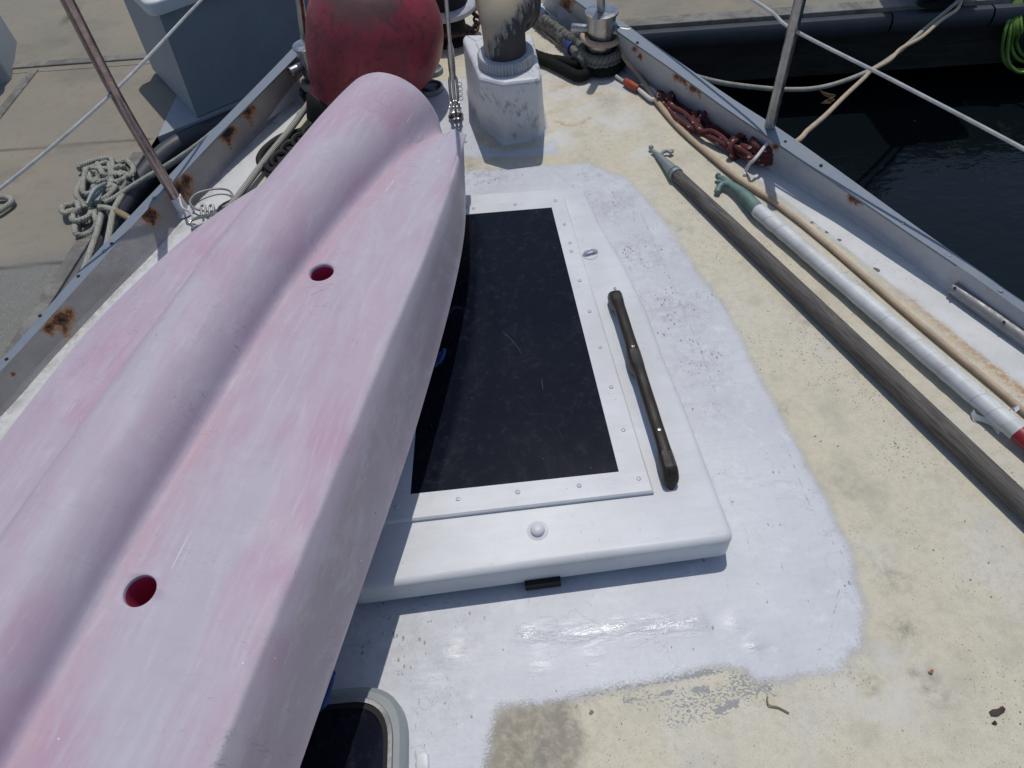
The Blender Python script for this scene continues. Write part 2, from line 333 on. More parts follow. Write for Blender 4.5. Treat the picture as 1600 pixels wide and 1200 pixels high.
def m_tape():
    m = Mat('white_tape', rough=.5)
    sp = m.n('ShaderNodeSeparateXYZ'); m.l(m.uv(), sp.inputs[0])
    t = m.math('FRACT', m.math('ADD', m.math('MULTIPLY', m.math('ADD', sp.outputs[1], m.math('MULTIPLY', m.noise(7, 2), .05)), 26.), sp.outputs[0]))
    e = m.ramp(t, .0, .07, 1., 0.)
    c = m.mix(m.ramp(m.noise(14, 6, .65), .4, .7), (.66, .68, .69), (.52, .53, .52))
    c = m.mix(m.math('MULTIPLY', e, m.ramp(m.noise(9, 3), .4, .65, 0., .65)), c, (.25, .25, .24))
    c = m.mix(m.math('MULTIPLY', m.ramp(m.noise(50, 6, .7), .60, .72), .4), c, (.36, .35, .32))
    m.color(c); m.bump(t, .25, .0010); m.bump(m.noise(60, 4), .4, .0012)
    return m.m

MT = dict(
 deck=m_deck(), paint=m_paint(), bul=m_bulwark(), kayak=m_kayak(), kayak_in=m_kayak('pink_plastic_inside', True),
 vent=m_paint('vent_box_paint', (.64, .65, .685), .4, .3, .6), hull=m_paint('hull_gelcoat', (.6, .6, .6), .3),
 cap=m_metal('weathered_aluminium', (.20, .235, .285), .45, (.26, .26, .27), .5, .4), steel=m_metal('stainless_steel', (.42, .42, .42), .2, (.20, .17, .14), .5),
 tubepink=m_metal('stained_stainless_tube', (.40, .33, .34), .2, (.16, .10, .10), .55),
 iron=m_metal('galvanised_steel', (.28, .32, .33), .5, (.16, .17, .16), .5, .6), bronze=m_metal('verdigris_bronze', (.17, .26, .24), .6, (.08, .10, .09), .5, .35),
 black=m_simple('black_rubber', (.006, .006, .007), .75), rubber=m_simple('dock_rubber', (.05, .055, .07), .5, 0, .5, 6),
 blackrope=m_rope('black_rope_weave', (.014, .015, .013), (.003, .003, .003), pitch=.02, strands=8),
 window=m_black_window(), conc=m_concrete(), timber=m_wood('grey_timber', (.25, .24, .22), (.11, .105, .095), 5, axis=(2, 2, 2)),
 darktimber=m_wood('dark_wet_timber', (.035, .033, .03), (.012, .012, .012), 5, axis=(1, 6, 6)),
 buoy=m_buoy(), water=m_water(), cowl=m_cowl(), tape=m_tape(),
 pole=m_wood('weathered_grey_wood', (.150, .135, .125), (.050, .044, .042), 1.0, axis=(26, 14, 1), uv=True), teak=m_wood('dark_teak', (.036, .029, .022), (.010, .008, .007), 5, .42, axis=(30, 4, 30)),
 box=m_paint('grey_dock_box', (.30, .335, .38), .5, .35), boxlid=m_simple('white_box_lid', (.66, .66, .66), .4, 0, .1, 4, .05), boxlight=m_simple('pale_box_panel', (.30, .33, .37), .5, 0, .15, 4, .05),
 rope=m_rope('grey_three_strand_rope', (.40, .40, .35), (.07, .07, .06)), whiteline=m_rope('white_wire_cover', (.56, .57, .58), (.26, .26, .26), .5, 3, .010, .35),
 braid=m_braid('white_braid', (.50, .50, .46), (.13, .13, .11)), redrope=m_rope('red_flecked_rope', (.14, .045, .045), (.03, .014, .014), strands=6, pitch=.05, amt=.4, fleck=(.40, .33, .32)),
 hose=m_simple('tan_cord', (.50, .38, .27), .7, 0, .35, 30), green=m_simple('green_hose', (.16, .30, .045), .4, 0, .35, 8),
 greyrope=m_rope('dirty_grey_rope', (.20, .20, .18), (.03, .03, .03), strands=3, pitch=.04), snub=m_simple('frayed_grey_rope_cover', (.20, .20, .18), .95, 0, .9, 60, .9),
 blue=m_simple('blue_rope', (.02, .06, .22), .7), orange=m_simple('orange_plastic', (.34, .055, .025), .5), white=m_simple('white_plastic', (.62, .62, .60), .5),
 red=m_simple('red_tape', (.33, .02, .035), .45), rusty=m_simple('rusty_chain_steel', (.10, .045, .03), .9, 0, .8, 40, .6), glassblack=m_black_window('dark_hatch_glass'),
 collar=m_paint('collar_paint', (.50, .51, .54), .4, .3, .3), leaf=m_simple('dry_leaf', (.07, .04, .035), .8), leafo=m_simple('orange_leaf', (.40, .17, .05), .8),
 greyframe=m_paint('grey_hatch_frame', (.27, .30, .305), .35, .3), screw=m_paint('painted_screw', (.60, .61, .64), .3, .5), whip=m_simple('tan_whipping', (.28, .20, .11), .8), alu=m_metal('dull_aluminium_tube', (.30, .30, .31), .5, (.16, .155, .15), .5, .6),
)

# ------------------------------------------------------------------ mesh helpers
COL = S.collection
WL = {}
def reg(o, wl, parent):
    WL[o.name] = np.array(wl, float)
    base = WL[parent.name] if parent else np.zeros(3)
    o.parent = parent; o.location = tuple(WL[o.name]-base)
class MB:
    def __init__(s): s.v = []; s.f = []; s.m = []; s.uv = []; s.a = {}
    def add(s, v, f, mi=0, uv=None):
        b = len(s.v); s.v += [tuple(map(float, p)) for p in v]
        for k, q in enumerate(f):
            s.f.append(tuple(b+i for i in q)); s.m.append(mi)
            s.uv.append(uv[k] if uv else [(0, 0)]*len(q))
        return s
    def build(s, name, mats, parent=None, smooth=True, attrs=None, origin=None):
        if not isinstance(mats, (list, tuple)): mats = [mats]
        va = np.array(s.v, float)
        c = np.array(origin, float) if origin is not None else np.array([va[:, 0].mean(), va[:, 1].mean(), va[:, 2].min()])
        me = bpy.data.meshes.new(name); me.from_pydata([tuple(p) for p in (va-c)], [], s.f)
        for m in mats: me.materials.append(m)
        me.polygons.foreach_set('material_index', s.m)
        me.polygons.foreach_set('use_smooth', [smooth]*len(s.f))
        ul = me.uv_layers.new(name='UVMap'); flat = [c2 for q in s.uv for uvp in q for c2 in uvp]
        ul.data.foreach_set('uv', flat)
        for k, arr in (attrs or {}).items():
            at = me.attributes.new(k, 'FLOAT', 'POINT'); at.data.foreach_set('value', np.asarray(arr, dtype=np.float32))
        me.update()
        if smooth == 'auto' or smooth is True:
            try: me.set_sharp_from_angle(angle=math.radians(42))
            except Exception: pass
        o = bpy.data.objects.new(name, me); COL.objects.link(o); reg(o, c, parent)
        return o
def tag(o, label=None, cat=None, group=None, kind=None):
    for k, v in (('label', label), ('category', cat), ('group', group), ('kind', kind)):
        if v: o[k] = v
    return o
def empty(name, loc, label, cat, group=None):
    o = bpy.data.objects.new(name, None); COL.objects.link(o); reg(o, loc, None); o.empty_display_size = .05
    return tag(o, label, cat, group)
def unit(v): v = np.asarray(v, float); return v/(np.linalg.norm(v)+1e-12)
def spline(pts, step=.01, closed=False):
    p = np.array(pts, float); n = len(p)
    if n == 2 and not closed:
        k = max(2, int(np.linalg.norm(p[1]-p[0])/step)); return np.array([p[0]+(p[1]-p[0])*t for t in np.linspace(0, 1, k+1)])
    out = []
    segs = n if closed else n-1
    for i in range(segs):
        g = lambda j: p[j % n] if closed else p[min(max(j, 0), n-1)]
        a, b, c, d = g(i-1), g(i), g(i+1), g(i+2)
        k = max(2, int(np.linalg.norm(c-b)/step)+1)
        for t in np.linspace(0, 1, k, endpoint=False):
            out.append(.5*((2*b)+(-a+c)*t+(2*a-5*b+4*c-d)*t*t+(-a+3*b-3*c+d)*t**3))
    if not closed: out.append(p[-1])
    return np.array(out)
def tube(mb, pts, r, sides=10, closed=False, mi=0, strands=0, pitch=.03, step=None, cap=True, depth=.16, raw=False, noise=0.):
    if step is None: step = pitch/7 if strands else max(.004, (min(r) if isinstance(r, (list, tuple)) else r)*1.2)
    c = np.array(pts, float) if raw else spline(pts, step, closed)
    n = len(c)
    L = np.concatenate([[0], np.cumsum(np.linalg.norm(np.diff(c, axis=0), axis=1))])
    if isinstance(r, (list, tuple)):
        rr = np.interp(np.linspace(0, 1, n), np.linspace(0, 1, len(r)), r)
    else: rr = np.full(n, r)
    if noise: rr = rr*(1+noise*RNG.standard_normal(n))
    T = np.gradient(c, axis=0); T = np.array([unit(t) for t in T])
    if closed:
        T[0] = unit(c[1]-c[-1]); T[-1] = unit(c[0]-c[-2])
    up = np.array([0, 0, 1.]) if abs(T[0][2]) < .9 else np.array([1., 0, 0])
    N = unit(np.cross(T[0], up)); V = []
    for i in range(n):
        N = unit(N-T[i]*np.dot(N, T[i])); B = np.cross(T[i], N)
        for k in range(sides):
            a = 2*math.pi*k/sides; q = rr[i]
            if strands: q *= 1-depth+depth*abs(math.cos(strands/2*(a-2*math.pi*L[i]/pitch)))*1.4
            V.append(c[i]+q*(math.cos(a)*N+math.sin(a)*B))
    Fc = []; UV = []
    last = n if closed else n-1
    for i in range(last):
        j = (i+1) % n; la = L[i]; lb = L[i+1] if i+1 < n else L[i]+np.linalg.norm(c[0]-c[-1])
        for k in range(sides):
            k2 = (k+1) % sides
            Fc.append((i*sides+k, i*sides+k2, j*sides+k2, j*sides+k))
            UV.append([(k/sides, la), ((k+1)/sides, la), ((k+1)/sides, lb), (k/sides, lb)])
    if cap and not closed:
        Fc.append(tuple(range(sides))[::-1]); UV.append([(0, 0)]*sides)
        Fc.append(tuple((n-1)*sides+k for k in range(sides))); UV.append([(0, 0)]*sides)
    mb.add(V, Fc, mi, UV); return mb
def frame(axis):
    a = unit(axis); u = unit(np.cross(a, [0, 0, 1.] if abs(a[2]) < .9 else [1., 0, 0])); return u, np.cross(a, u), a
def lathe(mb, base, axis, prof, seg=40, mi=0, knurl=0, kd=0., cap=True):
    """prof: list of (radius, distance along axis)"""
    u, w, a = frame(axis); base = np.array(base, float); V = []
    for r, h in prof:
        for k in range(seg):
            t = 2*math.pi*k/seg; q = r
            if knurl: q = r-kd*(0 if (k % 4) < 2 else 1)
            V.append(base+a*h+q*(math.cos(t)*u+math.sin(t)*w))
    Fc = []
    for i in range(len(prof)-1):
        for k in range(seg):
            k2 = (k+1) % seg; Fc.append((i*seg+k, i*seg+k2, (i+1)*seg+k2, (i+1)*seg+k))
    if cap:
        Fc.append(tuple(range(seg))[::-1]); Fc.append(tuple((len(prof)-1)*seg+k for k in range(seg)))
    mb.add(V, Fc, mi); return mb
def round_poly(pts, rad, seg=5):
    """pts list of 2D; rounds corners"""
    out = []; n = len(pts)
    rad = rad if isinstance(rad, (list, tuple)) else [rad]*n
    for i in range(n):
        p = np.array(pts[i][:2]); a = np.array(pts[i-1][:2]); b = np.array(pts[(i+1) % n][:2]); r = rad[i]
        if r <= 0: out.append(p); continue
        d1 = unit(a-p); d2 = unit(b-p); r = min(r, .45*np.linalg.norm(a-p), .45*np.linalg.norm(b-p))
        for t in np.linspace(0, 1, seg+1): out.append((1-t)**2*(p+d1*r)+2*t*(1-t)*p+t*t*(p+d2*r))
    return out
def inset(poly, d):
    n = len(poly); out = []
    area = sum(poly[i][0]*poly[(i+1) % n][1]-poly[(i+1) % n][0]*poly[i][1] for i in range(n))
    sg = 1 if area > 0 else -1
    for i in range(n):
        p = np.array(poly[i]); a = np.array(poly[i-1]); b = np.array(poly[(i+1) % n])
        e1 = unit(p-a); e2 = unit(b-p); n1 = np.array([-e1[1], e1[0]])*sg; n2 = np.array([-e2[1], e2[0]])*sg
        m = unit(n1+n2); k = max(.35, float(m@n1)); out.append(p+m*d/k)
    return out
def slab(mb, poly, z0, z1, bev=.004, seg=3, mi=0, bottom=True):
    """prism with rounded upper edge"""
    poly = [np.array(p[:2], float) for p in poly]; rings = [(0, z0), (0, z1-bev)]
    for i in range(1, seg+1):
        a = math.pi/2*i/seg; rings.append((bev*(1-math.cos(a)), z1-bev+bev*math.sin(a)))
    n = len(poly); V = []
    for d, z in rings:
        for p in (inset(poly, d) if d > 0 else poly): V.append((p[0], p[1], z))
    Fc = []
    for i in range(len(rings)-1):
        for k in range(n):
            k2 = (k+1) % n; Fc.append((i*n+k, i*n+k2, (i+1)*n+k2, (i+1)*n+k))
    Fc.append(tuple((len(rings)-1)*n+k for k in range(n)))
    if bottom: Fc.append(tuple(range(n))[::-1])
    area = sum(poly[i][0]*poly[(i+1) % n][1]-poly[(i+1) % n][0]*poly[i][1] for i in range(n))
    if area < 0: Fc = [q[::-1] for q in Fc]
    mb.add(V, Fc, mi); return mb
def ring_slab(mb, outer, inner, z0, z1, bev=.003, mi=0):
    """flat frame between two polygons with the same number of points"""
    n = len(outer); o2 = inset(outer, bev); V = []
    for ring, z in ((outer, z0), (outer, z1-bev), (o2, z1), (inner, z1), (inner, z0)):
        V += [(p[0], p[1], z) for p in ring]
    Fc = []
    for i in range(4):
        for k in range(n):
            k2 = (k+1) % n; Fc.append((i*n+k, i*n+k2, (i+1)*n+k2, (i+1)*n+k))
    mb.add(V, Fc, mi); return mb
def box(mb, c, sx, sy, sz, ax=None, ay=None, mi=0):
    ax = unit(ax if ax is not None else [1, 0, 0]); ay = unit(ay if ay is not None else [0, 1, 0]); azz = unit(np.cross(ax, ay)); c = np.array(c, float)
    V = [c+ax*sx*i/2+ay*sy*j/2+azz*sz*k/2 for i in (-1, 1) for j in (-1, 1) for k in (-1, 1)]
    mb.add(V, [(0, 1, 3, 2), (4, 6, 7, 5), (0, 4, 5, 1), (2, 3, 7, 6), (0, 2, 6, 4), (1, 5, 7, 3)], mi); return mb
def seg_dist(X, Y, a, b):
    ax, ay = a[0], a[1]; dx, dy = b[0]-ax, b[1]-ay; L = dx*dx+dy*dy+1e-12
    t = np.clip(((X-ax)*dx+(Y-ay)*dy)/L, 0, 1); return np.hypot(X-ax-t*dx, Y-ay-t*dy)
def line_dist(X, Y, pl):
    d = np.full(X.shape, 1e9)
    for i in range(len(pl)-1): d = np.minimum(d, seg_dist(X, Y, pl[i], pl[i+1]))
    return d
def poly_sd(X, Y, pl):
    """signed distance, positive inside"""
    d = line_dist(X, Y, list(pl)+[pl[0]]); ins = np.zeros(X.shape, bool); n = len(pl)
    for i in range(n):
        x1, y1 = pl[i][:2]; x2, y2 = pl[(i+1) % n][:2]
        c = ((y1 > Y) != (y2 > Y)) & (X < (x2-x1)*(Y-y1)/(y2-y1+1e-12)+x1); ins ^= c
    return np.where(ins, d, -d)
def blobs(X, Y, lst):
    v = np.zeros(X.shape)
    for x, y, r, a in lst:
        p = P(x, y); v = np.maximum(v, a*np.exp(-((X-p[0])**2+(Y-p[1])**2)/(r*r)))
    return v

# ------------------------------------------------------------------ water and dock
ZD = -.45; ZW = -.85
mb = MB(); mb.add([(-60, -40, ZW), (60, -40, ZW), (60, 80, ZW), (-60, 80, ZW)], [(0, 1, 2, 3)])
tag(mb.build('water', MT['water'], smooth=False), kind='structure')

M1 = P(980, 45, ZD); M2 = P(1530, 5, ZD); md = unit(M2-M1); mn = np.array([-md[1], md[0], 0])    # main walkway edge
L1 = P(285, 150, ZD); L2 = P(110, 430, ZD); ld = unit(L1-L2); ln = np.array([-ld[1], ld[0], 0])   # finger edge, +ln is to port
def grid_sheet(name, quad, nx, ny, z, mat, attrf, kind='structure'):
    a, b, c, d = [np.array(q[:2], float) for q in quad]
    U, V_ = np.meshgrid(np.linspace(0, 1, nx), np.linspace(0, 1, ny))
    X = (1-U)*(1-V_)*a[0]+U*(1-V_)*b[0]+U*V_*c[0]+(1-U)*V_*d[0]; Y = (1-U)*(1-V_)*a[1]+U*(1-V_)*b[1]+U*V_*c[1]+(1-U)*V_*d[1]
    mb = MB(); v = np.stack([X.ravel(), Y.ravel(), np.full(X.size, z)], 1)
    f = [(j*nx+i, j*nx+i+1, (j+1)*nx+i+1, (j+1)*nx+i) for j in range(ny-1) for i in range(nx-1)]
    mb.add(v, f); at = attrf(X.ravel(), Y.ravel())
    return tag(mb.build(name, mat, None, attrs=at, origin=(0, 0, 0)), kind=kind)
joints = [[P(0, 235, ZD), P(235, 218, ZD)], [P(0, 419, ZD), P(130, 408, ZD)], [P(134, 0, ZD), P(51, 87, ZD)],
          [P(1323, -10, ZD), P(1338, 14, ZD)], [P(300, -60, ZD), P(700, -95, ZD)]]
def dock_attr(X, Y):
    j = np.full(X.shape, 1e9)
    for l in joints:
        a = np.array(l[0]); b = np.array(l[1])
        if l is joints[0] or l is joints[1]: a = a-(b-a)*1.5
        j = np.minimum(j, seg_dist(X, Y, a, b))
    ag = 1/(1+np.exp(((X*-.07+Y)-(P(0, 419, ZD)[1]+.15))/.02))
    return {'joint': np.clip(1-j/.012, 0, 1), 'aggregate': ag}
# main walkway runs across ahead of the bow; finger along the port side
A = M1-md*5.0; B = M1+md*7
grid_sheet('dock_walkway', [A, B, B+mn*6, A+mn*6], 260, 150, ZD, MT['conc'], dock_attr)
fo = L2-ld*4.5; 
# meeting point of finger edge with walkway line
t_ = np.linalg.solve(np.array([[ld[0], -md[0]], [ld[1], -md[1]]]), (M1-L2)[:2]); mp = L2+ld*t_[0]
mp3 = mp-mn*.004
fend = M1-md*5.0-mn*.004
grid_sheet('dock_finger', [fo+ln*3.2, fo+ld*.0, mp3, mp3-md*3.0], 200, 380, ZD, MT['conc'], dock_attr)
def strip(name, a, b, w, z0, z1, mat, label=None, cat=None, side=None, bev=.004, parent=None):
    a = np.array(a, float); b = np.array(b, float); d = unit((b-a)*[1, 1, 0]); n = np.array([-d[1], d[0], 0])*w
    pl = [a, b, b+n, a+n]; mb = MB(); slab(mb, [q[:2] for q in pl], z0, z1, bev, 2, 0)
    o = mb.build(name, mat, parent, smooth=False)
    return tag(o, label, cat)
strip('timber_edging', mp+md*.05, B, .075, ZD-.05, ZD+.012, MT['timber'], 'weathered grey timber edging along the concrete walkway above the black rubber bumper', 'edging')
strip('timber_edging', L2-ld*2.4, mp-ld*.75, .055, ZD-.05, ZD+.010, MT['timber'], 'worn grey timber strip edging the finger dock beside the rope heap', 'edging')
J1 = P(-160, 122, ZD); J2 = P(262, 90, ZD)
strip('timber_joint_strip', J1, J2, .05, ZD-.03, ZD+.008, MT['timber'], 'grey timber strip crossing the dock from the left edge to the big grey box', 'timber strip')
K1 = P(0, 187, ZD); K2 = P(62, 108, ZD); kd = unit(K2-K1)
strip('timber_joint_strip', K1-kd*1.2, K2-kd*.01, .045, ZD-.03, ZD+.0065, MT['timber'], 'short grey timber strip running off the left edge of the photo at an angle', 'timber strip')
# walkway face: rubber bumper, timber wale, dark underside
def bumper(a, b, r, zc, label, nrm, gaps=()):
    mb = MB(); d = unit(b-a); n = nrm
    prof = [(-.01, .0), (.25, .02), (.75, .0), (1.0, -.35), (1.0, -1.1), (.7, -1.5), (-.01, -1.55)]
    V = []; ks = 60
    for i in range(ks+1):
        c = a+(b-a)*i/ks
        for q, h in prof: V.append(c+n*q*r+np.array([0, 0, zc-ZD+h*r]))
    m = len(prof); Fc = [(i*m+k, (i+1)*m+k, (i+1)*m+k+1, i*m+k+1) for i in range(ks) for k in range(m-1)]
    mb.add(V, Fc); return tag(mb.build('rubber_bumper', MT['rubber'], None), label, 'dock bumper')
g1 = P(1392, 18, ZD); g2 = P(1553, 8, ZD)
s1 = mp+md*.3; e1 = M1+md*((g1-M1)@md)
bumper(s1, e1, .055, ZD-.008, 'long black rubber bumper on the walkway edge ahead of the bow', -mn)
e2 = M1+md*((g2-M1)@md)
bumper(e1+md*.008, e2, .055, ZD-.008, 'black rubber bumper section below the dock cleat, between two joints', -mn)
bumper(e2+md*.008, B, .055, ZD-.008, 'black rubber bumper section behind the green hose at the right edge', -mn)
mb = MB(); dd = np.array([0, 0, 1.])
box(mb, (s1+B)/2+mn*.06+dd*-.20, np.linalg.norm(B-s1), .10, .20, md, mn)
tag(mb.build('timber_wale', MT['darktimber'], None, smooth=False), 'dark wet timber beam under the rubber bumper of the walkway', 'dock beam')
mb = MB(); box(mb, (A+B)/2+mn*.9+dd*-.30, np.linalg.norm(B-A), 1.0, .55, md, mn)
tag(mb.build('dock_float', MT['darktimber'], None, smooth=False), 'dark float under the walkway meeting the water', 'dock float')
mb = MB(); fa = L2-ld*4.4; box(mb, (fa+mp)/2+ln*.55+dd*-.30, np.linalg.norm(mp-fa), 1.0, .55, ld, ln)
tag(mb.build('dock_float', MT['darktimber'], None, smooth=False), 'dark float under the finger dock beside the boat', 'dock float')

# white gusset plate with a rubber edge at the inner corner of the docks, box standing on it
G = [P(248, 218, ZD), P(285, 138, ZD), P(560, 60, ZD), P(560, 90, ZD), P(400, 155, ZD)]
mb = MB(); slab(mb, [p[:2] for p in G][::-1], ZD-.03, ZD+.014, .004, 2)
tag(mb.build('gusset_plate', MT['boxlight'], None, smooth=False), 'pale triangular corner plate under the big grey dock box', 'corner plate')
mb = MB(); pth = [P(-60, 720, ZD-.04), P(32, 580, ZD-.04), P(122, 437, ZD-.04), P(172, 352, ZD-.04), P(213, 290, ZD-.04), P(258, 240, ZD-.04), P(305, 212, ZD-.04), P(400, 172, ZD-.04), P(600, 98, ZD-.04)]
tube(mb, pth, .042, 14, step=.03)
tag(mb.build('rubber_bumper', MT['rubber'], None), 'dark rounded rubber bumper curving round the dock corner under the mooring rope', 'dock bumper')

# power pedestal on the walkway: stands above the top edge of the photo, its reflection shows in the water
pc = np.array([2.12, 3.32, ZD]); ped = empty('power_pedestal', pc, 'grey power pedestal on the walkway, seen as a dark reflection in the water at right', 'power pedestal')
mb = MB(); hw = .13; slab(mb, round_poly([(pc[0]-hw, pc[1]-hw), (pc[0]+hw, pc[1]-hw), (pc[0]+hw, pc[1]+hw), (pc[0]-hw, pc[1]+hw)], .03), ZD+.001, ZD+.85, .02, 3); mb.build('column', MT['box'], ped)
mb = MB(); hw = .19; slab(mb, round_poly([(pc[0]-hw, pc[1]-hw), (pc[0]+hw, pc[1]-hw), (pc[0]+hw, pc[1]+hw), (pc[0]-hw, pc[1]+hw)], .04), ZD+.851, ZD+1.05, .05, 4); mb.build('head', MT['box'], ped)
# big grey dock box
bx = empty('dock_box', P(400, 120, ZD), 'large grey dock box with a white overhanging lid, behind the red buoy', 'dock box')
zb_ = ZD+.018; b0 = P(308, 183, zb_); b1 = P(390, 148, zb_); e = unit((b1-b0)*[1, 1, 0]); nn2 = np.array([-e[1], e[0], 0])
hb = min(np.arange(.2, 1.2, .005), key=lambda h: np.linalg.norm((P(251, 19, ZD+h)-b0)[:2]+nn2[:2]*.02+e[:2]*.02))
t0 = P(247, 19, ZD+hb); fl3 = (t0-b0)*[1, 1, 0]
lo = [b0, b0+e*1.25, b0+e*1.25+nn2*.55, b0+nn2*.55]
hi = [t0, t0+e*1.35, t0+e*1.35+nn2*.62-fl3, t0+nn2*.60]
mb = MB(); V = [(*q[:2], zb_) for q in lo]+[(*q[:2], ZD+hb) for q in hi]
mb.add(V, [(0, 1, 5, 4), (1, 2, 6, 5), (2, 3, 7, 6), (0, 3, 2, 1), (4, 5, 6, 7)], 0); mb.add([V[0], V[3], V[7], V[4]], [(0, 1, 2, 3)], 1)
mb.build('body', [MT['box'], MT['boxlight']], bx, smooth=False)
mb = MB(); top = [np.array(q[:2]) for q in hi]; pl = inset(top, -.035); slab(mb, round_poly(pl, .05), ZD+hb, ZD+hb+.05, .012, 3)
mb.build('lid', MT['boxlid'], bx)
# second box at left edge
b2 = empty('dock_box', P(-40, 150, ZD), 'pale box just entering the photo at the left edge on the dock', 'dock box')
c = P(18, 128, ZD)
mb = MB(); pl = [c[:2]+np.array(q) for q in ((0, 0), (-.5, -.12), (-.62, .3), (-.12, .45))]; slab(mb, round_poly(pl, .04), ZD, ZD+.33, .02, 3)
mb.build('body', MT['boxlight'], b2); mb = MB(); slab(mb, round_poly(inset([np.array(q) for q in pl], -.02), .05), ZD+.332, ZD+.37, .012, 3); mb.build('lid', MT['boxlid'], b2)

# ------------------------------------------------------------------ the boat
boat = empty('sailing_boat', (0, 0, 0), 'white sailing boat foredeck seen from on board, with hatch, bulwarks and fittings', 'boat')
def chain_pts(px, hs): return [P(x, y, 0) for x, y in px]
Rb = PP([(2150, 1000), (1800, 687), (1600, 537), (1483, 450), (1360, 357), (1206, 259), (1120, 203), (1040, 153), (975, 105), (905, 50), (850, 5)])
Rh = [.055, .057, .060, .065, .072, .085, .10, .115, .125, .14, .15]
Rc = [(2190, 955), (1835, 655), (1600, 488), (1520, 431), (1400, 350), (1224, 230), (1130, 166), (1050, 108), (985, 63), (915, 12), (860, -28)]
Ro = [(2215, 925), (1855, 635), (1600, 471), (1534, 425), (1425, 349), (1240, 216), (1146, 155), (1062, 97), (998, 52), (928, 3), (872, -38)]
Lb = PP([(-420, 1130), (-180, 832), (0, 643), (80, 553), (160, 468), (248, 380), (297, 297+22), (369, 240), (440, 168), (500, 105), (545, 55)])
Lh = [.055, .058, .060, .062, .065, .072, .08, .095, .115, .13, .14]
Lc = [(-460, 1090), (-210, 800), (0, 581), (93, 479), (160, 405), (225, 333), (272, 285), (344, 209), (420, 132), (475, 76), (522, 28)]
Lo = [(-478, 1065), (-225, 780), (0, 563), (80, 474), (147, 398), (213, 327), (258, 280), (331, 204), (408, 126), (464, 68), (510, 20)]
def rail(base, hs, ci, oo):
    inn = [P(x, y, h) for (x, y), h in zip(ci, hs)]; out = [P(x, y, h) for (x, y), h in zip(oo, hs)]
    return inn, out
Rin, Rout = rail(Rb, Rh, Rc, Ro); Lin, Lout = rail(Lb, Lh, Lc, Lo)
def smoothl(pts, n=140):
    s = spline(pts, .01); L = np.concatenate([[0], np.cumsum(np.linalg.norm(np.diff(s, axis=0), axis=1))])
    t = np.linspace(0, L[-1], n); return np.stack([np.interp(t, L, s[:, k]) for k in range(3)], 1)
def drips(l):
    o = []
    for x, y, r, a in l: o += [(x, y, r*.85, a), (x-r*330, y+r*150, r*.5, a*.8), (x+r*150, y+r*420, r*.42, a*.8), (x-r*90, y+r*380, r*.33, a*.7), (x+r*210, y+r*650, r*.26, a*.75), (x+r*260, y+r*850, r*.18, a*.7), (x+r*330, y-r*120, r*.4, a*.75)]
    return o
rust_L = drips([(95, 500, .030, 1.0), (78, 512, .018, .95), (108, 488, .016, .9), (281, 298, .034, 1.0), (292, 282, .020, 1.05), (234, 335, .024, 1.1), (353, 206, .030, 1.2), (386, 172, .028, 1.0), (455, 104, .026, .95), (20, 585, .006, .9)])
rust_R = drips([(1066, 116, .026, 1.0), (1088, 134, .022, .9), (1334, 307, .016, 1.0), (1345, 313, .010, .9), (1212, 229, .012, .9), (992, 76, .010, .85), (1000, 88, .010, .8), (885, 6, .03, .8)])
def bulwark(name, base, inn, out, rust, sgn):
    n = 500; Bs = smoothl(base, n); I = smoothl(inn, n); O = smoothl(out, n)
    rows = 18; V = []; rv = []
    rc = [(P(x, y, 0), P(x, y, .1), r, a) for x, y, r, a in rust]
    for i in range(n):
        for k in range(rows):
            t = k/(rows-1)
            # small cove at the foot then nearly straight face
            p = Bs[i]*(1-t)+I[i]*t
            if k == 0: p = p+np.array([-sgn*.010, 0, -.012])
            V.append(p)
    Vn = np.array(V); f = [(i*rows+k, (i+1)*rows+k, (i+1)*rows+k+1, i*rows+k+1) for i in range(n-1) for k in range(rows-1)]
    if sgn < 0: f = [q[::-1] for q in f]
    # rust: distance from the ray through the spot to the face vertex
    att = np.zeros(len(Vn))
    for a, b, r, amp in rc:
        d = unit(b-a); w = Vn-a; dist = np.linalg.norm(w-np.outer(w@d, d), axis=1)
        att = np.maximum(att, amp*np.exp(-(dist/r)**2))
    mb = MB(); mb.add(Vn, f); mb.build(name, MT['bul'], boat, attrs={'rust': att, 'port': np.full(len(Vn), 1. if sgn < 0 else 0.)})
    # hull outside
    mb = MB(); V = []; prof = [(0, -.012), (0, -.2), (-.03, -.5), (-.10, -.8), (-.2, -1.0)]
    for i in range(n):
        tdir = unit((O[min(i+1, n-1)]-O[max(i-1, 0)])*[1, 1, 0]); nrm = np.array([tdir[1], -tdir[0], 0])*sgn
        for q, h in prof: V.append(O[i]+nrm*(q-.004)+np.array([0, 0, h]))
    m = len(prof); f = [(i*m+k, i*m+k+1, (i+1)*m+k+1, (i+1)*m+k) for i in range(n-1) for k in range(m-1)]
    mb.add(V, f if sgn > 0 else [q[::-1] for q in f]); mb.build('hull_side', MT['hull'], boat)
    # cap rail: flat aluminium strip 4 mm thick
    mb = MB(); V = []
    for i in range(n):
        a = I[i]; b = O[i]; V += [a+[0, 0, -.006], a+[0, 0, .0], b+[0, 0, .0], b+[0, 0, -.014]]
        V[-4] = V[-4]+unit(b-a)*.001
    f = [(i*4+k, i*4+(k+1) % 4, (i+1)*4+(k+1) % 4, (i+1)*4+k) for i in range(n-1) for k in range(4)]
    mb.add(V, f if sgn > 0 else [q[::-1] for q in f])
    cap = mb.build('cap_rail', MT['cap'], boat, smooth=False)
    return Bs, I, O, cap
RB, RI, RO, capR = bulwark('bulwark', Rb, Rin, Rout, rust_R, 1)
LB, LI, LO, capL = bulwark('bulwark', Lb, Lin, Lout, rust_L, -1)
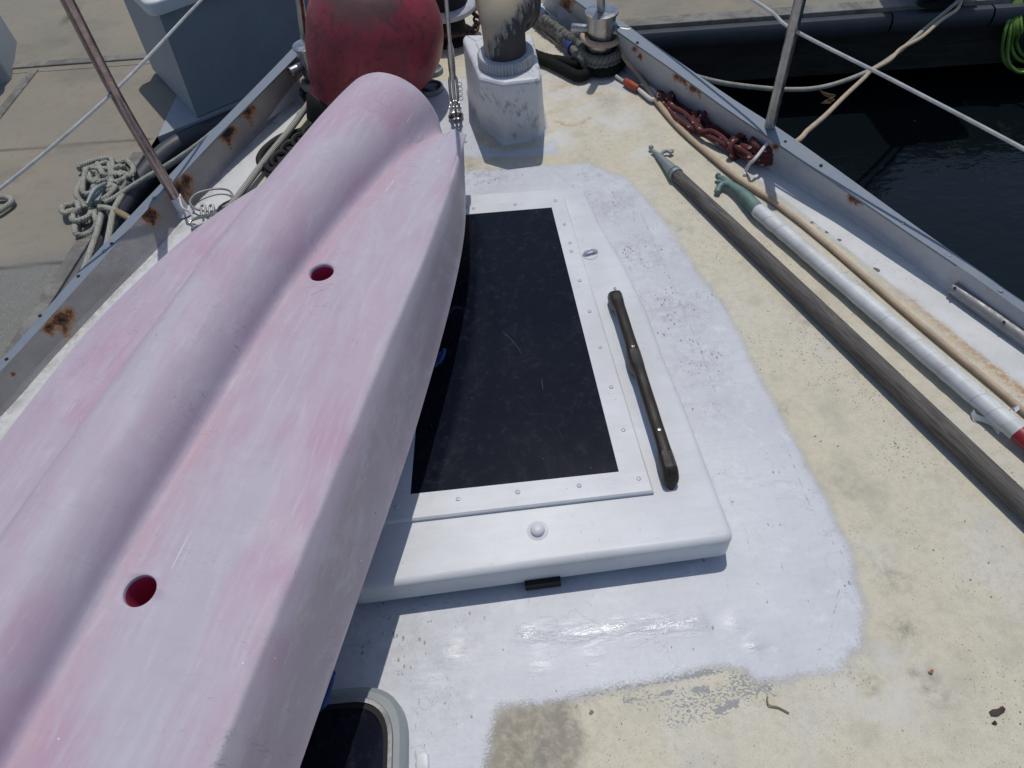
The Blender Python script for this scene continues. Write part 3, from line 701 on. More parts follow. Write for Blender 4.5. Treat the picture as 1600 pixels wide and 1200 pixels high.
# screws and holes along the caps
def cap_dots(cap, pts, hs, dark=True):
    for (x, y), h, dk in pts:
        c = P(x, y, h+.001); mb = MB()
        lathe(mb, c, (0, 0, 1), [(.0055, -.001), (.005, .0012), (.002, .0018)] if not dk else [(.0045, -.001), (.0042, .0006), (.0035, .0006), (.003, .0002)], 12)
        mb.build('rivet' if not dk else 'screw_hole', MT['cap'] if not dk else MT['black'], cap)
cap_dots(capR, [((996, 66), .125, 1), ((966, 42), .13, 1), ((1092, 132), .10, 1), ((1175, 184), .088, 1), ((1283, 258), .082, 1), ((1227, 219+2), .085, 1), ((1344, 302), .073, 1),
                ((1326, 293), .075, 0), ((1412, 349), .071, 0), ((1484, 399), .066, 0), ((1564, 454), .062, 0)], 0)
cap_dots(capL, [((10, 561), .060, 1), ((62, 493), .062, 1), ((122, 431), .064, 1), ((174, 380), .067, 1), ((266, 281), .08, 1), ((345, 199), .095, 1), ((240, 309), .075, 0), ((163, 392), .066, 0), ((375, 170), .10, 0), ((435, 108), .118, 0)], 0)

# deck sheet
yl = LB[:, 1]; xl = LB[:, 0]; yr = RB[:, 1]; xr = RB[:, 0]
def side_x(y, ys, xs): o = np.argsort(ys); return np.interp(y, ys[o], xs[o])
ny, nx = 620, 520
Yv = np.linspace(-.5, 2.75, ny); XL = side_x(Yv, yl, xl)-.004; XR = side_x(Yv, yr, xr)+.004
# beyond the measured ends carry the sides straight on to the stem
for arr, ys, xs in ((XL, yl, xl), (XR, yr, xr)):
    i = np.argmax(ys); k = Yv > ys[i]; sl_ = (xs[i]-xs[i-1])/(ys[i]-ys[i-1]) if i else 0; arr[k] = xs[i]+sl_*(Yv[k]-ys[i])
XR = np.maximum(XR, XL+.02)
U = np.linspace(0, 1, nx)[None, :]; X = XL[:, None]*(1-U)+XR[:, None]*U; Y = np.repeat(Yv[:, None], nx, 1)
Xf, Yf = X.ravel(), Y.ravel()
paint_poly = PP([(600, 262), (730, 266), (820, 260), (920, 256), (985, 283), (1037, 345), (1088, 420), (1140, 490), (1172, 560), (1210, 630), (1250, 705), (1295, 790), (1332, 870), (1352, 950), (1346, 1010), (1310, 1045),
                 (1225, 1062), (1180, 1066), (1165, 1050), (1120, 1043), (1000, 1068), (900, 1092), (780, 1110), (765, 1150), (757, 1200), (740, 1500), (150, 1500), (120, 900), (420, 330)])
poly2 = PP([(668, 128), (730, 120), (735, 150), (748, 222), (790, 236), (850, 226), (868, 215), (872, 240), (820, 246), (740, 248), (660, 225), (645, 170)])
poly3 = PP([(885, 108), (935, 118), (975, 118), (1000, 140), (985, 150), (930, 132), (880, 122)])
paint = poly_sd(Xf, Yf, paint_poly)
p2 = poly_sd(Xf, Yf, poly2)-.004; p3 = poly_sd(Xf, Yf, poly3)-.02
paint = np.maximum(paint, np.maximum(p2, p3))
wayR = PP([(800, 0), (868, 60), (959, 116), (1025, 162), (1081, 200), (1159, 262), (1230, 315), (1330, 395), (1407, 457), (1467, 503), (1600, 610), (1900, 850), (2300, 1200)])
wayL = PP([(600, 40), (520, 130), (420, 250), (330, 350), (200, 480), (60, 620), (-100, 790), (-400, 1150)])
def way_sd(pl, sgn):
    o = sorted(pl, key=lambda p: p[1]); xs = np.interp(Yf, [p[1] for p in o], [p[0] for p in o]); return (Xf-xs)*sgn
way = np.maximum(way_sd(wayR, 1), way_sd(wayL, -1))
rust = np.exp(-(line_dist(Xf, Yf, PP([(1405, 452), (1450, 490), (1500, 533), (1560, 580), (1620, 628), (1800, 770)]))/.015)**2)
rust *= np.interp(Yf, [P(1600, 610)[1], P(1405, 455)[1]], [1., .35])
rust = np.maximum(rust, blobs(Xf, Yf, [(456, 158, .018, 1.0), (450, 150, .01, .9), (880, 130, .06, .35), (930, 140, .05, .35), (960, 345, .0, 0), (460, 135, .012, .8)]))
rust = np.maximum(rust, .75*np.exp(-(line_dist(Xf, Yf, PP([(869, 190), (885, 196), (905, 194), (922, 184)]))/.007)**2))
grime = blobs(Xf, Yf, [(820, 1150, .05, 1.), (850, 1180, .05, .9), (880, 1130, .045, .75), (800, 1120, .03, .6), (840, 1250, .06, .7), (1395, 900, .03, .6), (1425, 1050, .012, .8), (1445, 1075, .012, .9), (1415, 985, .025, .8), (1470, 1085, .022, .6), (1460, 1060, .016, .6), (1380, 880, .035, .35),
    (1360, 1070, .018, .6), (1330, 1050, .012, .8), (1120, 480, .03, .45), (1230, 640, .022, .45), (1070, 360, .02, .5), (1250, 500, .03, .4), (1330, 760, .04, .3), (950, 155, .03, .6), (1035, 140, .03, .4), (700, 235, .03, .5), (745, 215, .02, .5), (730, 262, .03, .7), (760, 268, .02, .7), (690, 262, .03, .8), (770, 228, .015, .5), (1430, 470, .02, .5), (640, 200, .05, .5), (600, 1040, .04, .35), (560, 1000, .04, .4)])
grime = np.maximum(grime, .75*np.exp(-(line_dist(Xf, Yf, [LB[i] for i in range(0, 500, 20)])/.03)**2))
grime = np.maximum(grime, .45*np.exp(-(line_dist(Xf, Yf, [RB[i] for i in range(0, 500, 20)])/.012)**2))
grime = np.maximum(grime, .3*np.exp(-(np.abs(way_sd(wayR, 1)+.004)/.006)**2)*(Yf > .4))
grime = np.maximum(grime, .5*np.exp(-(line_dist(Xf, Yf, PP([(880, 290), (912, 294), (937, 352), (975, 416), (1012, 493), (1037, 562), (1069, 637), (1103, 729), (1142, 830), (1152, 870)], .012))/.006)**2))
chip = blobs(Xf, Yf, [(1268, 348, .018, .42), (1292, 362, .016, .5), (1280, 357, .012, .55), (1372, 420, .007, .95), (1368, 417, .005, .9), (1312, 372, .008, .6), (1225, 325, .02, .35), (1240, 318, .012, .4),
    (925, 1113, .0035, 1.2), (972, 1133, .003, 1.), (1230, 330, .012, .35), (1545, 1000, .002, 1.)])
brown = 1/(1+np.exp(-poly_sd(Xf, Yf, PP([(776, 1112), (885, 1094), (900, 1130), (918, 1165), (895, 1200), (900, 1300), (740, 1300), (757, 1180)]))/.003))
bleach = np.clip(blobs(Xf, Yf, [(900, 130, .16, 1.), (960, 190, .10, .7), (870, 215, .06, .9), (980, 130, .10, 1.), (1000, 240, .05, .5), (700, 190, .10, 1.), (640, 160, .1, 1.), (1370, 1060, .07, .6), (1330, 860, .05, .5), (1080, 300, .05, .4)]), 0, 1)
scuff = np.clip(blobs(Xf, Yf, [(960, 320, .07, 1.), (1000, 400, .08, 1.), (1050, 480, .08, 1.), (1090, 560, .07, .9), (1120, 640, .05, .6), (930, 270, .06, .7), (760, 268, .08, 1.), (720, 1000, .06, .6), (600, 1000, .08, .8), (680, 1100, .06, .5), (1290, 900, .03, .3)]), 0, 1)
crackd = line_dist(Xf, Yf, PP([(1229, 700), (1246, 742), (1262, 783), (1283, 825), (1317, 867), (1342, 896)]))
for cl_ in ([(1195, 820), (1204, 842), (1219, 875), (1226, 905)], [(1312, 920), (1308, 937), (1303, 960), (1300, 983), (1292, 1008), (1270, 1020), (1246, 1033), (1200, 1037)], [(1000, 330), (1045, 430), (1092, 540), (1120, 620)], [(640, 1062), (655, 1095), (648, 1140), (650, 1230)], [(1140, 780), (1165, 830), (1172, 860)],
            [(745, 232), (772, 240), (800, 236), (845, 228)], [(620, 960), (680, 940), (735, 945)], [(860, 262), (905, 300), (935, 300)], [(690, 1040), (705, 1075), (700, 1110)]):
    crackd = np.minimum(crackd, line_dist(Xf, Yf, PP(cl_)))
gloss = np.clip(.95*np.exp(-(line_dist(Xf, Yf, PP([(820, 990), (900, 990), (980, 978), (1090, 972)]))/.017)**2)+blobs(Xf, Yf, [(700, 1020, .03, .55), (840, 1040, .02, .4), (1180, 1005, .015, .9), (1150, 975, .02, .6), (660, 1060, .03, .4), (930, 1020, .02, .5)]), 0, 1)
gp = np.zeros(Xf.shape)
for a, b, r, v in (((1060, 1105), (1190, 1068), .028, .62), ((1150, 1080), (1200, 1075), .022, .7), ((1122, 1110), (1150, 1100), .006, 1.3), ((1085, 1078), (1105, 1078), .006, 1.2), ((1035, 1082), (1050, 1080), .004, 1.1), ((975, 1094), (990, 1096), .004, 1.1), ((1030, 1062), (1110, 1050), .006, 1.2), ((960, 1085), (1100, 1080), .02, .45), ((1050, 1125), (1120, 1110), .025, .55), ((1000, 1090), (1180, 1085), .03, .50), ((1150, 1062), (1190, 1070), .02, .7), ((905, 1088), (1130, 1046), .004, .9)):
    gp = np.maximum(gp, v*np.exp(-(seg_dist(Xf, Yf, P(*a), P(*b))/r)**2))
Z = np.where(way > 0, -.006*np.clip(way/.012, 0, 1), 0.)
Z += .0012*np.sin(Xf*9+1)*np.sin(Yf*7)
mb = MB(); v = np.stack([Xf, Yf, Z], 1)
f = [(j*nx+i, j*nx+i+1, (j+1)*nx+i+1, (j+1)*nx+i) for j in range(ny-1) for i in range(nx-1)]
mb.add(v, f)
mb.build('deck', MT['deck'], boat, attrs={'paint': paint, 'waterway': way, 'rust': rust, 'grime': grime, 'chip': chip, 'greypaint': gp, 'brown': brown, 'bleach': bleach, 'scuff': scuff, 'gloss': gloss, 'crackd': crackd}, origin=(0, 0, 0))

# ---- big foredeck hatch lid
ZT = .078; ZB = .018
fr = P(1151, 843, ZT); br = P(912, 288, ZT)
edge = [P(x, y, ZT) for x, y in ((1151, 843), (1103, 720), (1069, 629), (1037, 555), (1012, 486), (975, 410), (937, 346), (912, 290))]
fl_ = P(560, 922, ZT); cdir = unit((fr-fl_)*[1, 1, 0])
cx_f = .006; cx_b = .0
flp = fr-cdir*(2*(fr[0]-cx_f)); bk = P(727, 301, ZT); bdir = unit((br-bk)*[1, 1, 0]); blp = br-bdir*(2*(br[0]-cx_b))
pl = [flp[:2]]+[p[:2] for p in edge]+[blp[:2]]
rads = [.03]+[.022]+[.0]*6+[.03]+[.03, .03]
lidpoly = round_poly(pl, rads, 6)
# inner steps
mb = MB(); slab(mb, lidpoly, ZB, ZT, .013, 5)
lid = mb.build('hatch_lid', MT['paint'], boat)
mb = MB(); slab(mb, inset(lidpoly, .045), .0, ZB+.001, .001, 1); mb.build('hatch_coaming', MT['vent'], boat)
fz = ZT+.009
fo_ = [P(1022, 768, fz), P(882, 308, fz)]
ff = unit(P(1022, 768, fz)-P(610, 816, fz)); fb = unit(P(882, 308, fz)-P(728, 321, fz))
fA, fB_ = fo_[0], fo_[1]; fC = fB_-fb*2*(fB_[0]-.003); fD = fA-ff*2*(fA[0]-.010)
outer = [fD[:2], fA[:2], fB_[:2], fC[:2]]
wz = fz
wA, wB = P(967, 737, wz), P(862, 324, wz); wC = P(641, 772, wz); wl = unit(wA-wC); wbk = unit(P(862, 324, wz)-P(728, 335, wz)); wD = wB-wbk*(2*(wB[0]-.003))
inner = [wC[:2], wA[:2], wB[:2], wD[:2]]
fD = fA-ff*((fA[0]-wC[0]+(fA[0]-wA[0]))/ff[0]); fC = fB_-fb*((fB_[0]-wD[0]+(fB_[0]-wB[0]))/fb[0]); outer = [fD[:2], fA[:2], fB_[:2], fC[:2]]
mb = MB(); ring_slab(mb, [np.array(p) for p in outer], [np.array(p) for p in inner], ZT-.002, fz, .003)
mb.build('trim_frame', MT['paint'], lid, smooth=False)
mb = MB(); V = [(*p, fz-.0015) for p in inner]; nxw = 2; mb.add(V, [(0, 1, 2, 3)]); mb.add([(p[0], p[1], ZT+.001) for p in inner], [(3, 2, 1, 0)])
mb.build('window', MT['window'], lid, smooth=False)
for x, y in ((740, 326), (805, 320), (868, 314), (882, 351), (891, 380), (893, 393), (906, 439), (921, 487), (938, 543), (955, 605), (974, 672), (998, 748), (905, 759), (809, 769), (716, 780), (620, 792), (730, 323)):
    mb = MB(); r = random.uniform(.0042, .0050); lathe(mb, P(x, y, fz-.001), (0, 0, 1), [(r, 0), (r, .0016), (r*.8, .0026), (r*.45, .0028), (r*.3, .0016)], 14); mb.build('screw', MT['screw'], lid)
# lifting bolt dome and paint smear, pad eye
mb = MB(); c = P(840, 829, ZT); lathe(mb, c-[0, 0, .001], (0, 0, 1), [(.021, 0), (.018, .0012), (.0128, .002), (.0122, .006), (.0095, .0095), (.005, .0112), (.001, .0115)], 28); mb.build('bolt_head', MT['paint'], lid)
mb = MB(); c = P(922, 397, ZT); tube(mb, [c+[-.014, -.003, .0], c+[-.010, -.002, .010], c+[.002, .001, .013], c+[.013, .002, .007], c+[.015, .001, -.001]], .0045, 8); lathe(mb, c-[0, 0, .001], (0, 0, 1), [(.020, 0), (.018, .0025), (.004, .003)], 20); mb.build('pad_eye', MT['paint'], lid)
mb = MB(); c = P(848, 911, .014); box(mb, c+[0, .02, -.001], .062, .05, .022, cdir); mb.build('rubber_latch', MT['black'], lid, smooth=False)
mb = MB(); c = P(848, 885, .05)
for dx, rr in ((-.012, .014), (.014, .012), (.03, .009)):
    u_ = cdir*dx; lathe(mb, P(846, 893, .036)+u_+[0, .003, 0], (0, -1, .1), [(rr, 0), (rr*.9, .003), (rr*.5, .005), (.001, .0055)], 16)
mb.build('paint_drip', MT['paint'], lid)
# wooden grab rail
ha = P(958, 452, ZT+.028); hb_ = P(1050, 764, ZT+.004); hb_[2] = 0; ha[2] = 0; hl = np.linalg.norm(hb_-ha); hd = unit(hb_-ha); hn = np.array([-hd[1], hd[0], 0])
mb = MB(); N_ = 90; V = []; prof_n = 12
for i in range(N_+1):
    t = i/N_; s = t*hl
    def foot(c0, w): return math.exp(-((t-c0)/w)**4)
    ft = max(foot(.045, .065), foot(.42, .055), foot(.94, .07))
    ztop = .046+.003*math.sin(t*40)*.2
    endd = min(t, 1-t)*hl
    if endd < .022: ztop *= math.sqrt(max(0, 1-((.022-endd)/.022)**2))*.75+.25*(endd/.022)
    zbot = min(ztop-.002, .024*(1-ft)+.0)
    wdt = .0115*(1+.25*ft)*(1 if endd > .012 else math.sqrt(max(.02, 1-((.012-endd)/.012)**2)))
    zc = (ztop+zbot)/2; hh = (ztop-zbot)/2
    for k in range(prof_n):
        a = 2*math.pi*k/prof_n; cx, cz = math.cos(a), math.sin(a)
        sx = math.copysign(abs(cx)**.7, cx); sz = math.copysign(abs(cz)**.7, cz)
        V.append(ha+hd*s+hn*wdt*sx+np.array([0, 0, ZT-.001+zc+hh*sz]))
f = [(i*prof_n+k, (i+1)*prof_n+k, (i+1)*prof_n+(k+1) % prof_n, i*prof_n+(k+1) % prof_n) for i in range(N_) for k in range(prof_n)]
f += [tuple(range(prof_n)), tuple(N_*prof_n+k for k in range(prof_n))[::-1]]
mb.add(V, f)
for t in (.03, .37, .79):
    lathe(mb, ha+hd*hl*t+np.array([0, 0, ZT+.0435]), (0, 0, 1), [(.0034, 0), (.003, .0016), (.001, .0018)], 12, 1)
mb.build('grab_rail', [MT['teak'], MT['steel']], lid)

# ---- dark glazed deck hatch near the bottom edge
HZ = .040
c1 = P(606, 1064, HZ)
tr = P(634, 1052, HZ); tl = P(330, 1082, HZ); hx = unit((tr-tl)*[1, 1, 0]); hy = np.array([hx[1], -hx[0], 0])
TR = P(637, 1058, HZ); 
def rr_rect(off, rad):
    a = TR[:2]-hx[:2]*off+hy[:2]*off; w = .46-2*off; h = .46-2*off
    pts = [a-hx[:2]*w+hy[:2]*h, a+hy[:2]*h, a, a-hx[:2]*w]
    return round_poly(pts, rad, 10)
dh = tag(MB().add([(0, 0, 0)], []) and None, None) if False else None
mb = MB(); ring_slab(mb, rr_rect(.004, .082), rr_rect(.022, .07), -.002, HZ-.006, .008); hatch2 = mb.build('deck_hatch', MT['greyframe'], boat)
mb = MB(); ring_slab(mb, rr_rect(.0215, .07), rr_rect(.0285, .063), .0, HZ, .001); mb.build('trim_ring', MT['alu'], hatch2)
mb = MB(); ring_slab(mb, rr_rect(.028, .063), rr_rect(.036, .058), .0, HZ-.003, .0005); mb.build('rubber_seal', MT['black'], hatch2)
mb = MB(); pl = rr_rect(.0355, .058); slab(mb, pl, .01, HZ-.004, .001, 1); mb.build('glass', MT['glassblack'], hatch2)
mb = MB(); c = P(660, 1192, .003); slab(mb, round_poly([c[:2]+np.array(q) for q in ((-.010, -.016), (.010, -.016), (.010, .016), (-.010, .016))], .009), -.001, .004, .003, 3); mb.build('hinge', MT['paint'], hatch2)

# ---- dorade box with cowl vent
vz = .215
tp = [P(748, 121, vz), P(786, 130, vz), P(843, 123, vz), P(846, 112, vz), P(832, 52, vz), P(725, 53, vz), P(722, 60, vz)]
vb = [P(749, 192, 0), P(789, 224, 0), P(846, 214, 0), P(852, 200, 0), P(840, 140, 0), P(735, 135, 0), P(731, 145, 0)]
mb = MB(); n7 = len(tp); rings = []
topc = sum(tp)/n7
tp2 = [(p[0], p[1]) for p in tp]; 
ringsxy = [([(p[0], p[1]) for p in vb], -.002), ([(v[0]*.1+t[0]*.9, v[1]*.1+t[1]*.9) for v, t in zip(vb, tp)], .22)]
fl2 = [([((v[0]-.0)*(1.0), v[1]) for v in vb], 0)]
sec = []
def ring7(fr_, z, ins): 
    q = [np.array([v[0]*(1-fr_)+t[0]*fr_, v[1]*(1-fr_)+t[1]*fr_]) for v, t in zip(vb, tp)]
    q = round_poly(q, [.007, .006, .010, .01, .015, .015, .01], 4); q = inset(q, ins) if ins else q
    return [(a[0], a[1], z) for a in q]
flare = [ring7(0, -.002, -.012), ring7(0, .004, -.004), ring7(.05, .014, 0)]
allr = flare+[ring7(t, .014+(vz-.014-.012)*t, 0) for t in np.linspace(.1, 1, 8)]+[ring7(1, vz-.012+.012*math.sin(a), .012*(1-math.cos(a))) for a in (.5, 1.0, 1.57)]
m_ = len(allr[0]); V = [p for r in allr for p in r]
f = [(i*m_+k, i*m_+(k+1) % m_, (i+1)*m_+(k+1) % m_, (i+1)*m_+k) for i in range(len(allr)-1) for k in range(m_)]+[tuple((len(allr)-1)*m_+k for k in range(m_))]
mb.add(V, f); vent = mb.build('vent_box', MT['vent'], boat, smooth=False)
vc = P(791, 97, vz)
mb = MB(); panel = [P(742, 66, vz), P(815, 66, vz), P(830, 100, vz), P(762, 104, vz)]; slab(mb, round_poly([p[:2] for p in panel], .01), vz-.001, vz+.004, .003, 2); mb.build('top_panel', MT['paint'], vent)
# knurled collar and cowl
mb = MB(); lathe(mb, vc, (0, 0, 1), [(.073, -.001), (.0755, .003), (.0755, .025), (.073, .029), (.060, .030)], 216, 0, 1, .0034); mb.build('collar', MT['collar'], vent, smooth=False)
mb = MB(); V = []; segc = 48; mould = []
mdir = unit([.30, .95, 0]); mside = np.array([-mdir[1], mdir[0], 0])
base = vc+[0, 0, .028]
rings = []
for t in np.linspace(0, 1, 26):
    if t < .3: c = base+np.array([0, 0, t/.3*.045]); ax = np.array([0, 0, 1.]); r = .056-.002*t
    else:
        a = (t-.3)/.7*math.radians(88); R_ = .052
        c = base+np.array([0, 0, .045+R_*math.sin(a)])+mdir*(R_*(1-math.cos(a))); ax = math.cos(a)*np.array([0, 0, 1.])+math.sin(a)*mdir
        r = .0555+.022*((t-.3)/.7)**1.6
    rings.append((c, ax, r))
c_, ax_, r_ = rings[-1]
rings += [(c_+ax_*.012, ax_, r_+.006), (c_+ax_*.013, ax_, r_+.010), (c_+ax_*.018, ax_, r_+.010), (c_+ax_*.018, ax_, r_-.004), (c_+ax_*.0, ax_, r_-.010), (rings[-4][0], rings[-4][1], rings[-4][2]-.01), (rings[-12][0], rings[-12][1], rings[-12][2]-.01)]
for c, ax, r in rings:
    u_ = mside; w_ = np.cross(ax, u_)
    for k in range(segc):
        a = 2*math.pi*k/segc; p = c+r*(math.cos(a)*u_+math.sin(a)*w_); V.append(p)
        h = p[2]-base[2]; side = (p-c)@unit([.35, -1, 0])/(r+1e-6)
        mould.append(float(np.clip(1.02-h/.16+.25*((p-base)@np.array([1., 0, 0]))/.06, 0, 1)*(.55+.45*max(0, side))))
f = [(i*segc+k, i*segc+(k+1) % segc, (i+1)*segc+(k+1) % segc, (i+1)*segc+k) for i in range(len(rings)-1) for k in range(segc)]+[tuple((len(rings)-1)*segc+k for k in range(segc))]
mb.add(V, f); mb.build('cowl', MT['cowl'], vent, attrs={'mould': mould})

# ---- bollards
def bollard(px, h, r, bar_px, lean=(0, 0, 0)):
    c = P(*px); ax = unit(np.array([lean[0], lean[1], 1.])); mb = MB()
    lathe(mb, c-[0, 0, .002], ax, [(r*1.5, 0), (r*1.5, .006), (r*1.0, .008), (r, h-.006), (r*1.16, h-.006), (r*1.18, h-.003), (r*1.16, h), (r*1.05, h+.001)], 44)
    o = mb.build('bollard', MT['steel'], boat)
    d = unit(bar_px); mb = MB(); bc = c+ax*h*.66
    lathe(mb, bc-d*r*2.15, d, [(.0135, 0), (.0145, .002), (.0145, r*4.3-.002), (.0135, r*4.3)], 22); mb.build('cross_bar', MT['steel'], o)
    return c
cR = bollard((938, 104), .175, .043, (1, -.42, 0))
cL = bollard((503, 150), .17, .036, (1, .75, 0))
# pulpit legs rising by the bollards
def pipe(name, pts, r, mat, parent=boat, sides=16):
    mb = MB(); tube(mb, pts, r, sides, step=.05); return mb.build(name, mat, parent)
pb = P(940, 34, .14); pt = pb+np.array([-.012, .03, .25])
pipe('pulpit_leg', [pb+[0, 0, -.05], pb, pt, pt+(pt-pb)*.8], .0125, MT['steel'])
pb = P(478, 76, .13); pt = pb+np.array([.05, .03, .30])
pipe('pulpit_leg', [pb+[0, 0, -.05], pb, pt, pt+(pt-pb)*.8], .0125, MT['steel'])

# ---- stanchions with lifelines
def stanchion(bpx, mid, top, r, mat, base_r=.022):
    b = P(*bpx, 0)
    ms = min(np.arange(.1, .8, .002), key=lambda z: abs(P(*mid, z)[0]-b[0])+0*z)
    return b
sbL = P(286, 330, .0); zmL = .345
sm = P(178, 143, zmL); stp = P(105, 0, .585)
o = pipe('stanchion', [sbL+[0, 0, .01], sbL+(sm-sbL)*.5, sm, stp, stp+unit(stp-sm)*.06], .0135, MT['tubepink'])
mb = MB(); lathe(mb, sbL-[0, 0, .003], unit(sm-sbL), [(.030, 0), (.026, .006), (.0185, .012), (.0165, .045), (.017, .050), (.012, .051)], 24); mb.build('socket', MT['paint'], o)
sbR = P(1191, 246, .0); smR = P(1239, 46, .335); stR = P(1250, 0, .405); dR = unit(stR-sbR)
o2 = pipe('stanchion', [sbR+[0, 0, .01], (sbR+smR)/2, smR, stR, stR+unit(stR-smR)*.2], .0135, MT['steel'])
mb = MB(); lathe(mb, sbR-[0, 0, .003], unit(smR-sbR), [(.028, 0), (.024, .006), (.018, .012), (.0155, .030), (.012, .031)], 24); mb.build('socket', MT['paint'], o2)
def line_obj(name, pts, r, mat, parent, strands=0, pitch=.03, sides=10, **k):
    mb = MB(); tube(mb, pts, r, sides, strands=strands, pitch=pitch, **k); return mb.build(name, mat, parent)
# port lifeline passes through the stanchion and runs to the pulpit; the near end leaves the frame
line_obj('lifeline', [P(-190, 426, .27), P(0, 295, .305), sm, P(310, 5, .36), P(420, -105, .37)], .0040, MT['whiteline'], boat, 0, .014, 8, step=.01)
line_obj('lifeline', [P(1000, -105, .36), P(1185, 5, .345), smR, P(1400, 128, .325), P(1600, 233, .31), P(1900, 400, .30)], .0040, MT['whiteline'], boat, 0, .014, 8, step=.01)
# ---- half round tube and pad on starboard bulwark foot
mb = MB(); a = P(1489, 449, .014); b = P(1640, 556, .014); tube(mb, [a, (a+b)/2, b, b+(b-a)*1.4], .0135, 18, step=.06); 
pp_ = mb.build('drain_tube', MT['alu'], boat)
for x, y in ((1492, 450), (1569, 503)):
    mb = MB(); lathe(mb, P(x, y, .0265), (-.45, -.35, .8), [(.0028, -.004), (.0028, .0012), (.001, .0013)], 10); mb.build('screw_hole', MT['black'], pp_)

# ---- inner forestay: shackle, turnbuckle, wire
fb0 = P(713, 186, 0); fs = P(697, 0, .44); sd_ = unit(fs-fb0)
stay = None
mb = MB(); lathe(mb, fb0+sd_*.215, sd_, [(.0085, 0), (.0095, .02), (.0095, .10), (.0065, .12), (.0050, .13), (.0050, .7)], 14); stay = mb.build('inner_forestay', MT['steel'], boat)
mb = MB(); sidev = unit(np.cross(sd_, [0, 1, 0]))
for sg in (-1, 1): tube(mb, [fb0+sd_*.085+sidev*.001*sg, fb0+sd_*.10+sidev*.0095*sg, fb0+sd_*.19+sidev*.0095*sg, fb0+sd_*.205+sidev*.002*sg], .0042, 8)
lathe(mb, fb0+sd_*.075, sd_, [(.005, 0), (.009, .006), (.009, .016), (.005, .02)], 14); lathe(mb, fb0+sd_*.195, sd_, [(.005, 0), (.009, .006), (.009, .018), (.006, .024)], 14)
lathe(mb, fb0+sd_*.10, sd_, [(.0045, 0), (.0045, .1)], 10)
mb.build('turnbuckle', MT['steel'], stay)
for s_ in (.12, .165):
    mb = MB(); c = fb0+sd_*s_+sidev*-.0
    for q in (0, 1): 
        cc = c+np.array([.018, -.004, .004-.014*q]); tube(mb, [cc+[.006*math.cos(a), 0, .006*math.sin(a)] for a in np.linspace(0, 2*math.pi, 9)[:-1]], .0009, 6, closed=True, step=.003)
    mb.build('cotter_ring', MT['steel'], stay)
mb = MB()
for sg in (-1, 1): tube(mb, [fb0+sidev*.004*sg+[0, 0, .004], fb0+sidev*.013*sg+[0, 0, .018], fb0+sidev*.012*sg+sd_*.05, fb0+sidev*.009*sg+sd_*.085], .0045, 8)
lathe(mb, fb0+sd_*.06-sidev*.018, sidev, [(.005, 0), (.005, .036)], 12)
box(mb, fb0+sd_*.045, .008, .005, .06, sidev, np.cross(sd_, sidev))
mb.build('shackle', MT['steel'], stay)
mb = MB(); tube(mb, [fb0+np.array([.019*math.cos(a), .019*math.sin(a), .010]) for a in np.linspace(0, 2*math.pi, 13)[:-1]], .0042, 8, closed=True, step=.006); lathe(mb, fb0-[0, 0, .001], (0, 0, 1), [(.022, 0), (.020, .005), (.01, .008)], 20); mb.build('deck_eye', MT['steel'], stay)

# ---- windlass ahead of the vent
wc = P(703, 62, 0)
wind = None
mb = MB(); lathe(mb, wc+[0, .02, -.002], (0, 0, 1), [(.085, 0), (.085, .012), (.062, .02), (.058, .07), (.075, .085), (.075, .09)], 40); wind = mb.build('windlass', MT['black'], boat)
mb = MB(); lathe(mb, wc+[0, .02, .088], (0, 0, 1), [(.05, 0), (.098, .004), (.103, .010), (.102, .020), (.094, .027), (.07, .03)], 48); mb.build('flange', MT['collar'], wind)
mb = MB(); lathe(mb, wc+[0, .02, .115], (0, 0, 1), [(.078, 0), (.070, .02), (.060, .05), (.062, .075), (.075, .09), (.072, .10)], 40); mb.build('drum', MT['black'], wind)
mb = MB(); lathe(mb, wc+[0, .02, .213], (0, 0, 1), [(.05, 0), (.05, .012), (.03, .02)], 30); mb.build('drum_cap', MT['steel'], wind)
# chain around the gypsy
mb = MB()
def link(mb, c, t, up, a=.016, b=.010, r=.0045, mi=0):
    t = unit(t); s = unit(np.cross(t, up)); pts = []
    for k in range(12):
        q = 2*math.pi*k/12; cx = math.cos(q)*a; sy = math.sin(q)*b; pts.append(c+t*cx+s*sy)
    tube(mb, pts, r, 8, closed=True, step=.006, mi=mi)
pth = smoothl([wc+np.array([.1*math.cos(a), .02+.1*math.sin(a), .045+.01*math.sin(3*a)]) for a in np.linspace(-3.6, .6, 14)]+[wc+[.16, .20, .02], wc+[.12, .42, .012]], 34)
for i in range(33): link(mb, pth[i], pth[i+1]-pth[i], [0, 0, 1] if i % 2 else [.3, .2, .2])
ch = mb.build('anchor_chain', MT['rusty'], None); tag(ch, 'rusty anchor chain wrapped round the windlass below its steel flange', 'chain')

# ---- round deck plates beside the buoy
for (x, y), r, capm in (((674, 141), .040, 'glassblack'), ((677, 113), .033, 'steel')):
    mb = MB(); c = P(x, y, 0); lathe(mb, c, (0, 0, 1), [(r, 0), (r*1.02, .006), (r*.95, .014), (r*.84, .015), (r*.80, .010)], 40)
    o = mb.build('deck_plate', MT['iron'], boat); mb = MB(); lathe(mb, c, (0, 0, 1), [(r*.81, .004), (r*.8, .0105), (r*.1, .011)], 36); mb.build('plate_cover', MT[capm], o)

